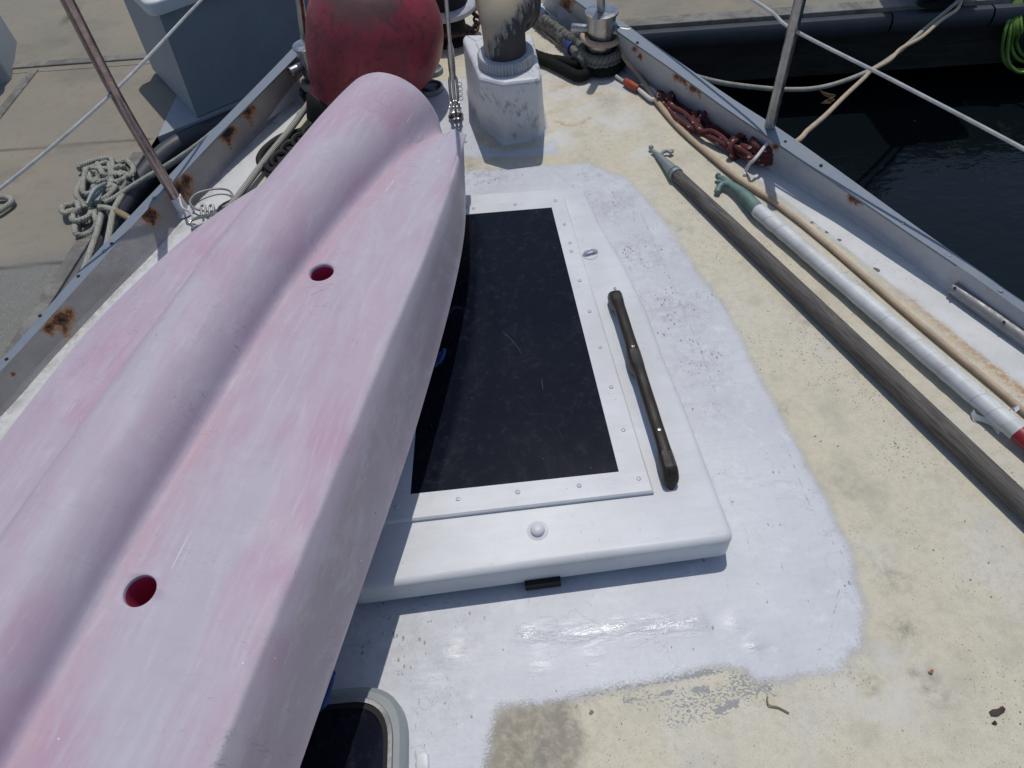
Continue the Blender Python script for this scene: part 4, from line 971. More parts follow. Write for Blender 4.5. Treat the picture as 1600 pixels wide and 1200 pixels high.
# ------------------------------------------------------------------ kayak
KO = P(557, 945, .19); ka = math.radians(17.55)
kd_ = np.array([math.sin(ka), math.cos(ka), 0]); kn = np.array([kd_[1], -kd_[0], 0])
SE = 1.135
def tab(s, t): return float(np.interp(s, [q[0] for q in t], [q[1] for q in t]))
def stab(s, t): return (tab(s-.08, t)+2*tab(s-.04, t)+3*tab(s, t)+2*tab(s+.04, t)+tab(s+.08, t))/9
TC = [(-3, -.355), (0, -.355), (.4, -.338), (.6, -.320), (.8, -.310), (1.3, -.308)]
TR_ = [(-3, .080), (.4, .080), (.6, .084), (.8, .094), (.95, .105), (1.1, .115), (1.3, .118)]
TA = [(-3, -.655), (.19, -.653), (.37, -.648), (.47, -.626), (.70, -.585), (.86, -.540), (1.0, -.49), (1.14, -.44)]
TD = [(-3, -.043), (.5, -.041), (.6, -.042), (.72, -.052), (.84, -.064), (.984, -.088), (1.10, -.112), (1.2, -.13)]
TE = [(-3, .0), (.27, -.001), (.52, -.013), (.657, -.024), (.75, -.034), (.85, -.050), (.98, -.085), (1.138, -.132), (1.2, -.15)]
def ksec(s):
    tb = max(0, (-.9-s)/1.2); dr = .24*max(0, s-.45)**2+.08*tb**2
    c, r, a, d, e = stab(s, TC), stab(s, TR_), stab(s, TA), stab(s, TD), stab(s, TE)
    f = .352-dr; zD = .340-dr; zA = .278-dr; zE = .19; gA = a-.026; zG = .123
    R = []
    for q in np.linspace(0, 76, 13): q = math.radians(q); R.append((c+r*math.sin(q), f+r*math.cos(q)))
    R += [(c+r*1.00, f+r*.13), (c+r*1.05, f+r*.05), (c+r+.010, f+.0005), (c+r+.018, f)]
    p0 = c+r+.018; w = d-p0; mid = lambda t: f+(zD-f)*t
    for t, b in ((.12, 0), (.24, 0), (.36, -.001), (.46, -.0015), (.54, .0015), (.60, .0035), (.66, .003), (.76, .002), (.86, .001), (.95, 0)): R.append((p0+w*t, mid(t)+b+.004*math.sin(math.pi*t)))
    R += [(d-.0045, zD-.0004), (d-.0018, zD-.0018), (d+.0006, zD-.0050), (d+.0024, zD-.010)]
    for u in (.12, .3, .5, .7, .86): R.append((d+.0024+(e-d-.0024)*(u**.9), zD-.010+(zE+.015-zD+.010)*u))
    R += [(e, zE+.015), (e+.003, zE+.007), (e, zE), (e-.010, zE-.003)]
    Lf = []
    fl = f-.032
    for q in np.linspace(0, 88, 13)[1:]: q = math.radians(q); Lf.append((c-r*math.sin(q), f+r*math.cos(q)-.006*math.sin(q)))
    Lf += [(c-r*1.01, fl+r*.20), (c-r*1.04, fl+r*.06), (c-r-.010, fl+.0005), (c-r-.018, fl)]
    p0 = c-r-.018; w = a-p0
    for t, b in ((.12, 0), (.24, 0), (.36, -.001), (.46, -.0015), (.54, .0015), (.60, .0035), (.66, .003), (.76, .002), (.86, .001), (.95, 0)): Lf.append((p0+w*t, fl+(zA-fl)*t+b+.006*math.sin(math.pi*t)))
    Lf += [(a+.0045, zA+.0006), (a+.0018, zA-.0012), (a-.0006, zA-.0045), (a-.0018, zA-.010)]
    for u in (.12, .3, .5, .7, .86): Lf.append((a-.0018+(gA-a+.0018)*u, zA-.010+(zG+.015-zA+.010)*u))
    Lf += [(gA, zG+.015), (gA-.003, zG+.007), (gA, zG), (gA+.010, zG-.003)]
    ring = [(v, z, len(Lf)-i) for i, (v, z) in enumerate(reversed(Lf))]+[(v, z, i) for i, (v, z) in enumerate(R)]
    e_ = SE-s; eb = s+2.05; sh = zs = 1.
    if e_ < .035: q = max(0, 1-((.035-e_)/.035)**2); sh = .86+.14*math.sqrt(q); zs = .30+.70*math.sqrt(q)
    if eb < .2: q = max(0, 1-((.2-eb)/.2)**2); sh = .3+.7*math.sqrt(q); zs = .35+.65*math.sqrt(q)
    gd = .020*min(1, max(0, (s-.95)/.16))
    ring = [(v, z-gd*math.exp(-((k-16)/3.0)**2), k) for v, z, k in ring]
    out = []
    for v, z, k in ring:
        if sh < 1:
            zb = np.interp(v, [gA, e], [zG-.003, zE-.003]); u = v-c
            if abs(u) > r or eb < .2: v = c+math.copysign(r*(eb >= .2)+(abs(u)-r*(eb >= .2))*sh, u)
            z = zb+(z-zb)*zs
        out.append((v, z, k))
    return out
svals = list(np.linspace(-2.04, -1.3, 40))+list(np.linspace(-1.28, -.3, 90))+list(np.linspace(-.29, .6, 170))+list(np.linspace(.607, 1.07, 70))+list(np.linspace(1.075, SE, 22))
V = []; at = {'crease': [], 'edge': [], 'side': [], 'pale': [], 'rosy': []}; n0 = None
for s in svals:
    ring = ksec(s); n0 = len(ring)
    for v_, z, k in ring:
        V.append(KO+kd_*(s+max(0, s-1)*.05+.042*min(1, max(0, (s-.85)/.28))**1.5*(1 if k < 13 else max(0, 1-(k-12)/5.)))+kn*v_+np.array([0, 0, z-KO[2]]))
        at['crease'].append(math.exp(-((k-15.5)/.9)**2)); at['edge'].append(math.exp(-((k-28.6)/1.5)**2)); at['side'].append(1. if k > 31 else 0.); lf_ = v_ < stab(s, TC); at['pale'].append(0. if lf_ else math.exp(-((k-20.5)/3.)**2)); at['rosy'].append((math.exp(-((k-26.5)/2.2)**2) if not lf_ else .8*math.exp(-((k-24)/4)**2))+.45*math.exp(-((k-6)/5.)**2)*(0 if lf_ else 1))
KV = np.array(V); rp_ = np.zeros(len(KV))
for x, y, r, a in ((40, 960, .11, 1.), (120, 900, .07, .7), (10, 1120, .10, .9), (480, 800, .035, 1.), (440, 900, .04, .7), (520, 690, .03, .8), (600, 480, .03, .5), (330, 400, .05, .6), (440, 390, .05, .45), (610, 180, .035, .4), (430, 1020, .03, .6), (540, 300, .04, .35), (700, 235, .02, .6), (100, 640, .05, .5), (180, 560, .04, .4)):
    d_ = unit(P(x, y, .3)-CAM); w_ = KV-CAM; al = w_@d_; rp_ = np.maximum(rp_, a*np.exp(-((np.linalg.norm(w_-np.outer(al, d_), axis=1))/r)**2))
at['rosepatch'] = rp_
f = [(i*n0+k, (i+1)*n0+k, (i+1)*n0+k+1, i*n0+k+1) for i in range(len(svals)-1) for k in range(n0-1)]
f += [(i*n0+n0-1, (i+1)*n0+n0-1, (i+1)*n0, i*n0) for i in range(len(svals)-1)]
f += [tuple(range(n0)), tuple((len(svals)-1)*n0+k for k in range(n0))[::-1]]
KUV = [(k_[0], s) for s in svals for k_ in ksec(s)]
mb = MB(); fr2 = [q[::-1] for q in f]; mb.add(V, fr2, 0, [[KUV[q_] for q_ in q] for q in fr2])
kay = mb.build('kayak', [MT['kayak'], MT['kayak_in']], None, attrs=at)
tag(kay, 'upturned faded pink plastic kayak lying across the hatch, scupper holes in its hull', 'kayak')
bev = []
for x, y in ((502, 425), (217, 922)):
    hz = .354 if y > 600 else .351
    cc = P(x, y, hz); mb = MB(); lathe(mb, cc-[0, 0, .12], (0, 0, 1), [(.017, 0), (.0205, .10), (.0205, .113), (.0212, .117), (.0235, .121), (.0275, .1245), (.0285, .2)], 48, 0)
    mb.m = [1 if 2*48 <= k_ < 6*48 else 0 for k_ in range(len(mb.m))]
    cut = mb.build('cutter', [MT['kayak_in'], MT['kayak']], None)
    md_ = kay.modifiers.new('scupper', 'BOOLEAN'); md_.operation = 'DIFFERENCE'; md_.object = cut; md_.solver = 'EXACT'; md_.material_mode = 'TRANSFER'; bev.append(cut)
bpy.context.view_layer.update()
dg = bpy.context.evaluated_depsgraph_get(); me2 = bpy.data.meshes.new_from_object(kay.evaluated_get(dg))
kay.modifiers.clear(); kay.data = me2
for c_ in bev: bpy.data.objects.remove(c_)

# ------------------------------------------------------------------ red buoy
R = .20; bc = P(587, 52, R); R = .199
ax = unit(P(515, 165, .05)-bc)      # neck points down and to port
u_, w_, a_ = frame(ax)
prof = []
for t in np.linspace(0, math.pi, 40):
    r = R*math.sin(t); h = -R*math.cos(t)
    prof.append([r, h])
pr2 = []
for r, h in prof:
    if h > .115: pass
    pr2.append((r, h))
pr2 = [q for q in pr2 if q[1] < .12]+[(.150, .140), (.128, .170), (.105, .197), (.085, .22), (.070, .24), (.064, .255)]
pr2 = [(max(.001, r), h) for r, h in pr2]
mb = MB(); lathe(mb, bc, ax, pr2, 72)
vv = np.array(mb.v); dm = unit(P(560, -40, .5)-bc); k1 = (vv-bc)@dm/R
mpos = P(655, 90, .28); dmark = np.linalg.norm(vv-(bc+unit(P(668, 100, .17)-bc)*R), axis=1)
def near(px, rad, zg):
    d = unit(P(*px, zg)-CAM); w = vv-CAM; dist = np.linalg.norm(w-np.outer(w@d, d), axis=1); front = ((vv-bc)@(CAM-bc)) > 0
    return np.exp(-(dist/rad)**2)*front
mark = np.zeros(len(vv))
for q, r_ in (((592, 75), .010), ((602, 88), .012), ((606, 100), .009), ((598, 68), .008), ((640, 85), .03), ((655, 100), .025), ((520, 40), .02)): mark = np.maximum(mark, near(q, r_, .2)*(1. if r_ < .015 else .45))
dirty = np.zeros(len(vv))
for q, r_, a in (((560, -25), .13, 1.1), ((600, 0), .06, .8), ((530, 10), .07, .7), ((570, 60), .05, .4)): dirty = np.maximum(dirty, near(q, r_, .3)*a)
buoy = empty('buoy', P(587, 100, 0), 'large round red buoy with scuffs and a black neck, resting behind the pink kayak', 'buoy')
mb.build('float_ball', MT['buoy'], buoy, attrs={'mark': mark, 'dirty': dirty})
mb = MB(); lathe(mb, bc+ax*.245, ax, [(.0645, 0), (.070, .006), (.070, .02), (.060, .035), (.045, .06), (.035, .075)], 40); mb.build('neck', MT['black'], buoy)
vh = P(525, 131, .0)
dv = unit(P(525, 131, .1)-CAM); oc = CAM-bc; bq = oc@dv; cq = oc@oc-R*R; dq = max(0, bq*bq-cq); hp = CAM+dv*(-bq-math.sqrt(dq)); nh = unit(hp-bc)
mb = MB(); lathe(mb, hp+nh*.003, nh, [(.0095, 0), (.0095, .0085), (.0075, .0095), (.006, .002)], 18); mb.build('valve_hole', MT['black'], buoy)

# ------------------------------------------------------------------ boat hooks
def wpath(pp, z): return PP([(x, y, z) for x, y in pp])
hk = empty('boat_hook', P(1300, 490, 0), 'weathered dark wooden boat hook with a grey metal double hook at its tip', 'boat hook')
a = P(1052, 268, .020); b = P(1600, 790, .024); dpole = unit(b-a)
mb = MB(); tube(mb, [a, a+dpole*.06, (a+b)/2, b, b+dpole*.8], [.0155, .0185, .0195, .0195, .019, .0188, .018], 22, step=.02); mb.build('pole', MT['pole'], hk)
mb = MB(); h0 = a+dpole*.005; ht = P(1026, 240, .012)
tube(mb, [h0, h0*.5+ht*.5, ht], [.018, .011, .006], 14); lathe(mb, h0-unit(ht-h0)*.004, -unit(ht-h0), [(.0185, 0), (.0187, .010), (.018, .011)], 22)
tube(mb, [ht, P(1019, 235, .010)], .0055, 10); lathe(mb, P(1017, 233, .006), (0, 0, 1), [(.004, 0), (.007, .003), (.007, .008), (.004, .011)], 12)
tube(mb, [P(1031, 245, .012), P(1036, 238, .013), P(1043, 236, .013), P(1049, 239, .012)], [.006, .005, .0045, .0042], 10, step=.003); lathe(mb, P(1049, 239, .006), (0, 0, 1), [(.003, 0), (.0065, .003), (.0065, .008), (.003, .011)], 12)
mb.build('hook', MT['iron'], hk)
hk2 = empty('boat_hook', P(1400, 500, 0), 'boat hook wrapped in white tape with a green corroded bronze hook and red end', 'boat hook')
a2 = P(1180, 325, .024); b2_ = P(1600, 683, .026); d2 = unit(b2_-a2); seam = a2+d2*(np.linalg.norm(b2_-a2)-.012)
pts = [a2+d2*t for t in np.linspace(0, np.linalg.norm(seam-a2), 120)]
mb = MB(); rr_ = [.016]+[.0182+random.uniform(-.0007, .0009) for i in range(42)]+[.0182]
tube(mb, pts, rr_, 24, raw=True); mb.build('taped_pole', MT['tape'], hk2)
mb = MB(); tube(mb, [seam, seam+d2*.05, seam+d2*.5], .0178, 20, step=.05); mb.build('red_grip', MT['red'], hk2)
mb = MB(); tube(mb, [a2+d2*.01, P(1160, 303, .022), P(1140, 288, .02), P(1127, 278, .018)], [.018, .0165, .011, .0075], 14); tube(mb, [P(1127, 279, .018), P(1122, 277, .018)], .007, 10)
lathe(mb, P(1121, 279, .008), (0, 0, 1), [(.004, 0), (.007, .004), (.007, .012), (.004, .016)], 12)
tube(mb, [P(1140, 289, .020), P(1131, 287, .018), P(1124, 292, .015), P(1121, 300, .012)], [.010, .008, .007, .006], 12, step=.004)
tube(mb, [P(1133, 289, .016), P(1126, 283, .016), P(1120, 285, .016)], .005, 10, step=.004)
lathe(mb, P(1120, 302, .004), (0, 0, 1), [(.004, 0), (.008, .004), (.008, .010), (.004, .014)], 12); mb.build('hook', MT['bronze'], hk2)
mb = MB()   # loose curl of tape
def ribbon(mb, pts, w, up):
    c = spline(pts, .004); V = []
    for i, p in enumerate(c): V += [p-np.array(up)*w/2, p+np.array(up)*w/2]
    f = [(2*i, 2*i+1, 2*i+3, 2*i+2) for i in range(len(c)-1)]
    V2 = [np.array(v)+[.0006, .0006, .0004] for v in V]; nV = len(V); mb.add(V+V2, f+[tuple(nV+k for k in q[::-1]) for q in f])
ribbon(mb, [P(1541, 634, .030), P(1529, 637, .014), P(1520, 641, .012), P(1523, 651, .010), P(1538, 656, .012), P(1552, 662, .016), P(1562, 676, .010)], .012, (.25, .25, .9))
ribbon(mb, [P(1578, 640, .035), P(1587, 636, .033), P(1590, 642, .030)], .012, (.6, .3, .4)); mb.build('loose_tape', MT['tape'], hk2)

# ------------------------------------------------------------------ ropes and gear, starboard
cord = [cR+[.056*math.cos(a), .056*math.sin(a), .090-.004*a] for a in np.linspace(-.6, -6.3, 16)]
cord = cord[::-1]
mb = MB(); tube(mb, cord+[cR+[.075, -.02, .085], P(972, 82, .055), P(995, 115, .02), P(1020, 150, .012), P(1060, 198, .010), P(1110, 243, .010), P(1155, 280, .010), P(1203, 311, .009), P(1262, 356, .009), P(1335, 418, .009), P(1410, 483, .009), P(1485, 546, .009), P(1560, 608, .009), P(1650, 686, .009), P(1760, 780, .009)], [.0095, .009, .0085, .0075, .006, .006, .006, .006], 12, step=.01)
tag(mb.build('cord', MT['hose'], None), 'long tan cord from right bollard running aft along deck beside taped boat hook', 'cord')
mb = MB()
for k, (zz, ph) in enumerate(((.052, 0), (.030, 1.2))):
    tube(mb, [cR+[.058*math.cos(a+ph), .058*math.sin(a+ph), zz] for a in np.linspace(0, 2*math.pi, 17)[:-1]], .0135, 18, closed=True, strands=3, pitch=.045)
tube(mb, [cR+[-.05, -.045, .048], P(905, 88, .04), P(895, 75, .028), P(888, 64, .024)], .0135, 18, strands=3, pitch=.045)
tag(mb.build('rope', MT['greyrope'], None), 'dirty grey rope turned twice round the right bollard above the black strap', 'rope')
mb = MB(); sn = [P(890, 68, .026), P(880, 58, .03), P(868, 48, .028), P(855, 38, .03), P(842, 28, .026), P(828, 12, .026), P(812, -10, .024)]
tube(mb, sn, .022, 16, step=.004, noise=.12); tube(mb, [cR+[-.055, .02, .06], P(905, 70, .045), P(893, 60, .05), P(880, 50, .046), P(866, 40, .046), P(850, 28, .05)], .013, 12, step=.004, noise=.12)
o = tag(mb.build('chafe_cover_rope', MT['snub'], None), 'thick frayed grey anchor snubber rope lying from the right bollard towards the bow', 'rope')
mb = MB(); c = P(893, 70, .028)
tube(mb, [P(897, 76, .028), P(890, 67, .028)], .0235, 14, step=.004); mb.build('blue_whipping', MT['blue'], o)
mb = MB(); tube(mb, [P(848, 30, .028), P(842, 22, .028)], .0245, 14, step=.004); mb.build('blue_whipping', MT['blue'], o)
mb = MB(); tube(mb, [P(902, 92, .006), P(896, 90, .012), P(890, 93, .004)], .003, 6); mb.build('blue_whipping', MT['blue'], o)
mb = MB()
tube(mb, [P(835, 90, .02), P(855, 96, .018), P(880, 108, .018), P(905, 119, .018)]+[cR+[.066*math.cos(a), .066*math.sin(a), .018] for a in np.linspace(-2.2, 1.7, 9)]+[P(905, 100, .02), P(880, 96, .022), P(855, 92, .020), P(832, 84, .020)], .0165, 14, step=.008, noise=.03)
tag(mb.build('strap', MT['blackrope'], None), 'thick black strap looped round the foot of the right bollard', 'strap')
mb = MB(); tube(mb, [P(846, 48, .006), P(870, 68, .006), P(902, 92, .006)], .0035, 8)
tag(mb.build('cord', MT['hose'], None), 'thin pale cord on deck beside the frayed grey rope', 'cord')
# snap shackle with orange sleeve
ss = empty('snap_shackle', P(1000, 145, 0), 'white snap shackle with an orange sleeve on the white deck edge', 'shackle')
mb = MB(); tube(mb, [P(963, 119, .008), P(978, 128, .008)], .006, 10); tube(mb, [P(997, 138, .012), P(1008, 148, .012), P(1019, 156, .012), P(1026, 152, .012), P(1022, 143, .012), P(1010, 136, .012), P(998, 134, .012)], .0065, 10, closed=True, step=.004); mb.build('shackle_body', MT['white'], ss)
mb = MB(); tube(mb, [P(977, 127, .012), P(987, 133, .012), P(998, 139, .012)], [.011, .0135, .012], 14, step=.004); mb.build('sleeve', MT['orange'], ss)
# red rope bundle
mb = MB(); RP = dict(strands=0, step=.006)
R5 = lambda q: [(950+x/5.714, 100+y/5.714) for x, y in q]
runs = [R5(q) for q in ([(425, 262), (480, 262), (545, 292), (620, 350), (700, 415), (790, 470), (860, 520), (950, 568), (1040, 620), (1130, 680), (1210, 735), (1290, 800)],
        [(430, 285), (490, 325), (540, 395), (610, 480), (700, 545), (790, 600), (890, 645), (1000, 700), (1090, 755), (1180, 800), (1260, 850)],
        [(440, 275), (520, 300), (580, 380), (680, 440), (760, 520), (830, 600), (920, 600), (1010, 650), (1090, 720), (1180, 760), (1270, 820)],
        [(600, 370), (680, 400), (760, 450), (870, 540), (940, 600), (1030, 660), (1080, 730), (1190, 790)])]
for i, q in enumerate(runs): tube(mb, [P(x, y, .009+.010*(i % 3)+.004*math.sin(k*2+i)) for k, (x, y) in enumerate(q)], .0072, 12, **RP)
for (x, y), r_ in (((575, 320), .018), ((590, 330), .015), ((820, 500), .022), ((860, 500), .021), ((845, 540), .018), ((1140, 760), .024), ((1200, 700), .022), ((1170, 720), .027), ((1230, 690), .018)):
    c = P(950+x/5.714, 100+y/5.714, .020); t_d = unit(P(1150, 224)-P(1050, 160)); t_d = unit(t_d+np.array([random.uniform(-.6, .6), random.uniform(-.6, .6), random.uniform(-.3, .3)])); u2, w2, _ = frame(t_d)
    tube(mb, [c+r_*(math.cos(a)*u2+math.sin(a)*w2*.8)+t_d*.010*math.sin(a) for a in np.linspace(0, 2*math.pi, 11)[:-1]], .0074, 12, closed=True, step=.005)
for k in range(4):
    zz = .010+.014*k; rr2 = .034+.003*math.sin(k)
    tube(mb, [sbR+[rr2*math.cos(a), rr2*math.sin(a)-.004, zz] for a in np.linspace(0, 2*math.pi, 15)[:-1]], .0085, 12, closed=True, step=.006)
tube(mb, [P(1165, 238, .02), P(1175, 248, .03), sbR+[-.02, -.03, .03]], .0085, 12, step=.006); tube(mb, [P(1158, 226, .03), P(1172, 232, .04), sbR+[-.025, .01, .04]], .0085, 12, step=.006)
tag(mb.build('rope_bundle', MT['redrope'], None), 'dark red flecked rope knotted into a bundle and looped round the starboard stanchion foot', 'rope')
mb = MB(); tube(mb, [sbR+[.018, -.012, .062], sbR+[.0, -.022, .068], P(1180, 248, .055), P(1171, 256, .030), P(1165, 268, .004), P(1163, 274, .003)], .0045, 8, step=.005)
tag(mb.build('tie', MT['white'], None), 'white tie drooping from the starboard stanchion over the red rope', 'cord')

# lines over the water to the dock cleat
def mix_z(px, z0, z1, mid=None):
    n = len(px); return [P(x, y, z0+(z1-z0)*i/(n-1)) for i, (x, y) in enumerate(px)]
mb = MB(); tube(mb, [P(1060, 108, -.02), P(1095, 122, -.12), P(1150, 133, -.22), P(1230, 140, -.32), P(1290, 135, -.36), P(1355, 112, -.38), P(1400, 84, -.39), P(1440, 50, -.40), P(1490, 8, -.41), P(1500, -3, -.42)], .0085, 16, strands=3, pitch=.035)
tag(mb.build('mooring_line', MT['rope'], None), 'pale twisted mooring line sagging from the bow to the dock cleat over dark water', 'mooring line')
mb = MB(); tube(mb, [P(1180, 255, -.03), P(1243, 222, -.02), P(1262, 204, -.05), P(1290, 180, -.10), P(1320, 150, -.17), P(1350, 122, -.24), P(1362, 110, -.28), P(1390, 94, -.31), P(1408, 76, -.34), P(1440, 58, -.37), P(1470, 32, -.39), P(1495, 15, -.41), P(1502, 0, -.42)], .0075, 12, step=.012)
tag(mb.build('cord', MT['hose'], None), 'smooth tan cord stretched from the starboard rail to the dock cleat', 'cord')
mb = MB()
cl = P(1478, 6, ZD+.012)
tube(mb, [cl+[-.13, .0, .03], cl+[-.06, 0, .05], cl+[.06, 0, .05], cl+[.14, .0, .03]], [.012, .018, .018, .012], 12); box(mb, cl+[0, 0, .02], .10, .05, .05); lathe(mb, cl+[-.07, .02, 0], (0, 0, 1), [(.05, 0), (.048, .015), (.03, .02)], 24)
for k in range(3): tube(mb, [cl+[.03+.035*math.cos(a)+.012*k, .02+.04*math.sin(a), .03+.02*k+.02*math.sin(2*a)] for a in np.linspace(0, 2*math.pi, 11)[:-1]], .009, 10, closed=True, step=.01)
tag(mb.build('dock_cleat', MT['black'], None), 'black dock cleat wrapped with line on the walkway edge, upper right', 'cleat')
mb = MB(); tube(mb, [P(1500, 0, ZD+.02), P(1505, 18, ZD-.04), P(1503, 40, ZD-.13), P(1492, 62, ZD-.20), P(1483, 84, ZD-.26), P(1476, 100, ZD-.30)], .006, 10, strands=3, pitch=.02, sides=10) if False else tube(mb, [P(1500, 0, ZD+.02), P(1505, 18, ZD-.04), P(1503, 40, ZD-.13), P(1492, 62, ZD-.20), P(1483, 84, ZD-.26), P(1476, 100, ZD-.30)], .007, 10)
tag(mb.build('rope_tail', MT['blackrope'], None), 'dark rope tail hanging from the dock cleat towards the water', 'rope')
mb = MB()
fc = P(1590, -30, ZD+.05)
for k, (x0, x1, yb, ph) in enumerate(((1566, 1640, 108, 0), (1574, 1650, 112, 1), (1580, 1645, 96, 2), (1584, 1655, 85, 3), (1588, 1660, 90, 4), (1592, 1650, 70, 5))):
    zt = ZD+.06; zl = ZD-.22
    tube(mb, [P(1588+3*k, -30, zt), P(1583+2.2*k, 10, ZD-.02), P(x0+4, 50, ZD-.10), P(x0, yb-25, ZD-.2), P(x0+8, yb-6, zl-.03), P(x0+25, yb+1, zl-.05), P(x1-10, yb-8, zl), P(x1+12, 40, ZD-.12), P(x1+4, -30, zt)], .0078, 10, step=.02)
tag(mb.build('hose_coil', MT['green'], None), 'bright green hose hanging in loops over the walkway edge at the right edge', 'hose')
mb = MB()
for k in range(6):
    q = P(1282+6*k*.5, 142+k, -.42); tube(mb, [q, P(1290+3*k, 150, -.44), P(1296-4*k+8, 156+k, -.46), P(1288+2*k, 161, -.48)], .0016, 5)
tag(mb.build('frayed_twine', MT['whip'], None), 'wisp of frayed tan twine hanging under the sagging mooring line', 'twine')

# ------------------------------------------------------------------ port side gear
mb = MB(); tube(mb, [cL+[.03, -.035, .055], P(497, 140, .05), P(480, 165, .04), P(455, 200, .032), P(420, 243, .026), P(385, 290, .020), P(362, 320, .014), P(330, 360, .012)], .0095, 14, step=.006)
tag(mb.build('braided_line', MT['braid'], None), 'white braided line from the left bollard running aft and under the kayak', 'rope')
mb = MB()
for zz in (.060, .048): tube(mb, [cL+[.045*math.cos(a), .045*math.sin(a), zz+.004*math.sin(a)] for a in np.linspace(0, 2*math.pi, 15)[:-1]], .009, 14, closed=True, strands=3, pitch=.03)
tag(mb.build('rope', MT['rope'], None), 'pale rope turns round the left bollard above the black coil', 'rope')
mb = MB()
for k, zz in enumerate((.010, .026)): tube(mb, [cL+[.0+(.058+.004*k)*math.cos(a)+.012, (.055+.004*k)*math.sin(a)-.006, zz] for a in np.linspace(0, 2*math.pi, 17)[:-1]], .0135, 12, closed=True, step=.01)
tag(mb.build('strap', MT['black'], None), 'black strap coiled round the foot of the left bollard behind the kayak bow', 'strap')
mb = MB(); pth = smoothl(PP([(505, 195, .012), (480, 212, .014), (462, 226, .016), (447, 238, .016), (437, 250, .016), (425, 262, .014), (440, 275, .012), (462, 272, .01), (480, 262, .01)]), 16)
for i in range(15): link(mb, pth[i], pth[i+1]-pth[i], [0, 0, 1] if i % 2 else [.6, .1, .6], .027, .018, .0085)
tube(mb, [P(505, 190, .008), P(470, 205, .010), P(440, 214, .010), P(415, 232, .009), P(405, 250, .008), P(412, 262, .008)], .0105, 10)
tube(mb, [P(470, 275, .008), P(430, 292, .010), P(400, 300, .010), P(375, 312, .010), P(352, 322, .010), P(345, 330, .010), P(350, 340, .010), P(370, 336, .010)], .0105, 10)
tag(mb.build('black_chain', MT['black'], None), 'heap of black chain and cord on deck between the left bulwark and the kayak', 'chain')
# stainless snap hooks and ring
sh_ = empty('snap_hook', P(335, 335, 0), 'stainless snap hooks with a large wire ring at the port stanchion foot', 'snap hook')
mb = MB(); z_ = .012
ringp = [(300, 322), (297, 314), (305, 304), (320, 298), (340, 295), (356, 297), (363, 304), (362, 311)]
tube(mb, [P(x, y, .012+.004*math.sin(i)) for i, (x, y) in enumerate(ringp+[(352, 322), (330, 330), (310, 328)])], .0030, 8, closed=True, step=.006); mb.build('wire_ring', MT['alu'], sh_)
mb = MB()
tube(mb, [P(298, 350, .01), P(300, 344, .012), P(320, 338, .014), P(345, 328, .014), P(350, 331, .014), P(335, 340, .012), P(310, 352, .010)], .0036, 8, closed=True, step=.004)
tube(mb, [P(297, 347, .016), P(306, 341, .018), P(330, 335, .02), P(341, 334, .018), P(325, 345, .014), P(303, 354, .012)], .0036, 8, closed=True, step=.004)
for x in (316, 329): tube(mb, [P(x-1, 338, .012), P(x-2, 325, .018), P(x+2, 320, .022), P(x+5, 325, .018), P(x+5, 337, .012)], .0032, 8, step=.004)
mb.build('hook_body', MT['steel'], sh_)
mb = MB(); tube(mb, [sbL+[.012, -.005, .045], P(285, 324, .04), P(297, 332, .025), P(304, 343, .014)], .0032, 8, step=.005)
tag(mb.build('tie', MT['white'], None), 'white tie joining the port stanchion foot to the snap hooks', 'cord')

# rope heap on the dock
def zc(pts, base=.012, amp=.018): return [P(60+x/6, 220+y/6, ZD+base+amp*(.5+.5*math.sin(i*1.9+x*.01))) for i, (x, y) in enumerate(pts)]
heap = [[(560, 830), (600, 690), (585, 600), (545, 520), (520, 430), (570, 385), (640, 370), (690, 330), (700, 230), (680, 170), (600, 170), (480, 200), (380, 240), (405, 272), (510, 245), (640, 205), (672, 250), (685, 400), (655, 500), (600, 570)],
        [(500, 490), (420, 485), (440, 300), (475, 262), (570, 262), (660, 270), (720, 300), (800, 330)],
        [(430, 345), (375, 440), (360, 510), (415, 590), (440, 620), (500, 590), (520, 510), (545, 430)],
        [(505, 620), (480, 700), (390, 745), (330, 745), (335, 690), (375, 650), (365, 585), (320, 600), (240, 615), (222, 655), (260, 680), (330, 650)],
        [(520, 600), (530, 700), (545, 780), (500, 850), (420, 885), (355, 868), (348, 805), (390, 765), (440, 745)],
        [(555, 215), (600, 300), (640, 350), (690, 400), (660, 430), (590, 440)],
        [(730, 215), (820, 190), (888, 245), (880, 315), (820, 335), (740, 320), (700, 280), (760, 240), (810, 260)],
        [(500, 300), (480, 350), (520, 380), (560, 350), (530, 300), (500, 300)],
        [(840, 375), (800, 440), (740, 500), (690, 560), (620, 590)], [(700, 330), (780, 300), (840, 330), (780, 370), (700, 390), (640, 420)],
        [(720, 400), (790, 380), (760, 430), (700, 460), (640, 470), (560, 440), (520, 500), (500, 560)], [(560, 480), (620, 450), (680, 420), (720, 440), (650, 520), (580, 560)]]
mb = MB()
for i, q in enumerate(heap): tube(mb, zc(q, .010+.004*(i % 4), .022), .0106, 14, strands=3, pitch=.038, depth=.26)
tag(mb.build('rope_heap', MT['rope'], None), 'tangled heap of grey three strand rope on the concrete dock', 'rope')
def ml(name, pts, label, r=.0112, mat='rope'):
    mb = MB(); tube(mb, pts, r, 14, strands=3, pitch=.034, depth=.22); return tag(mb.build(name, MT[mat], None), label, 'mooring line')
Z6 = lambda x, y, z: P(60+x/6, 220+y/6, z)
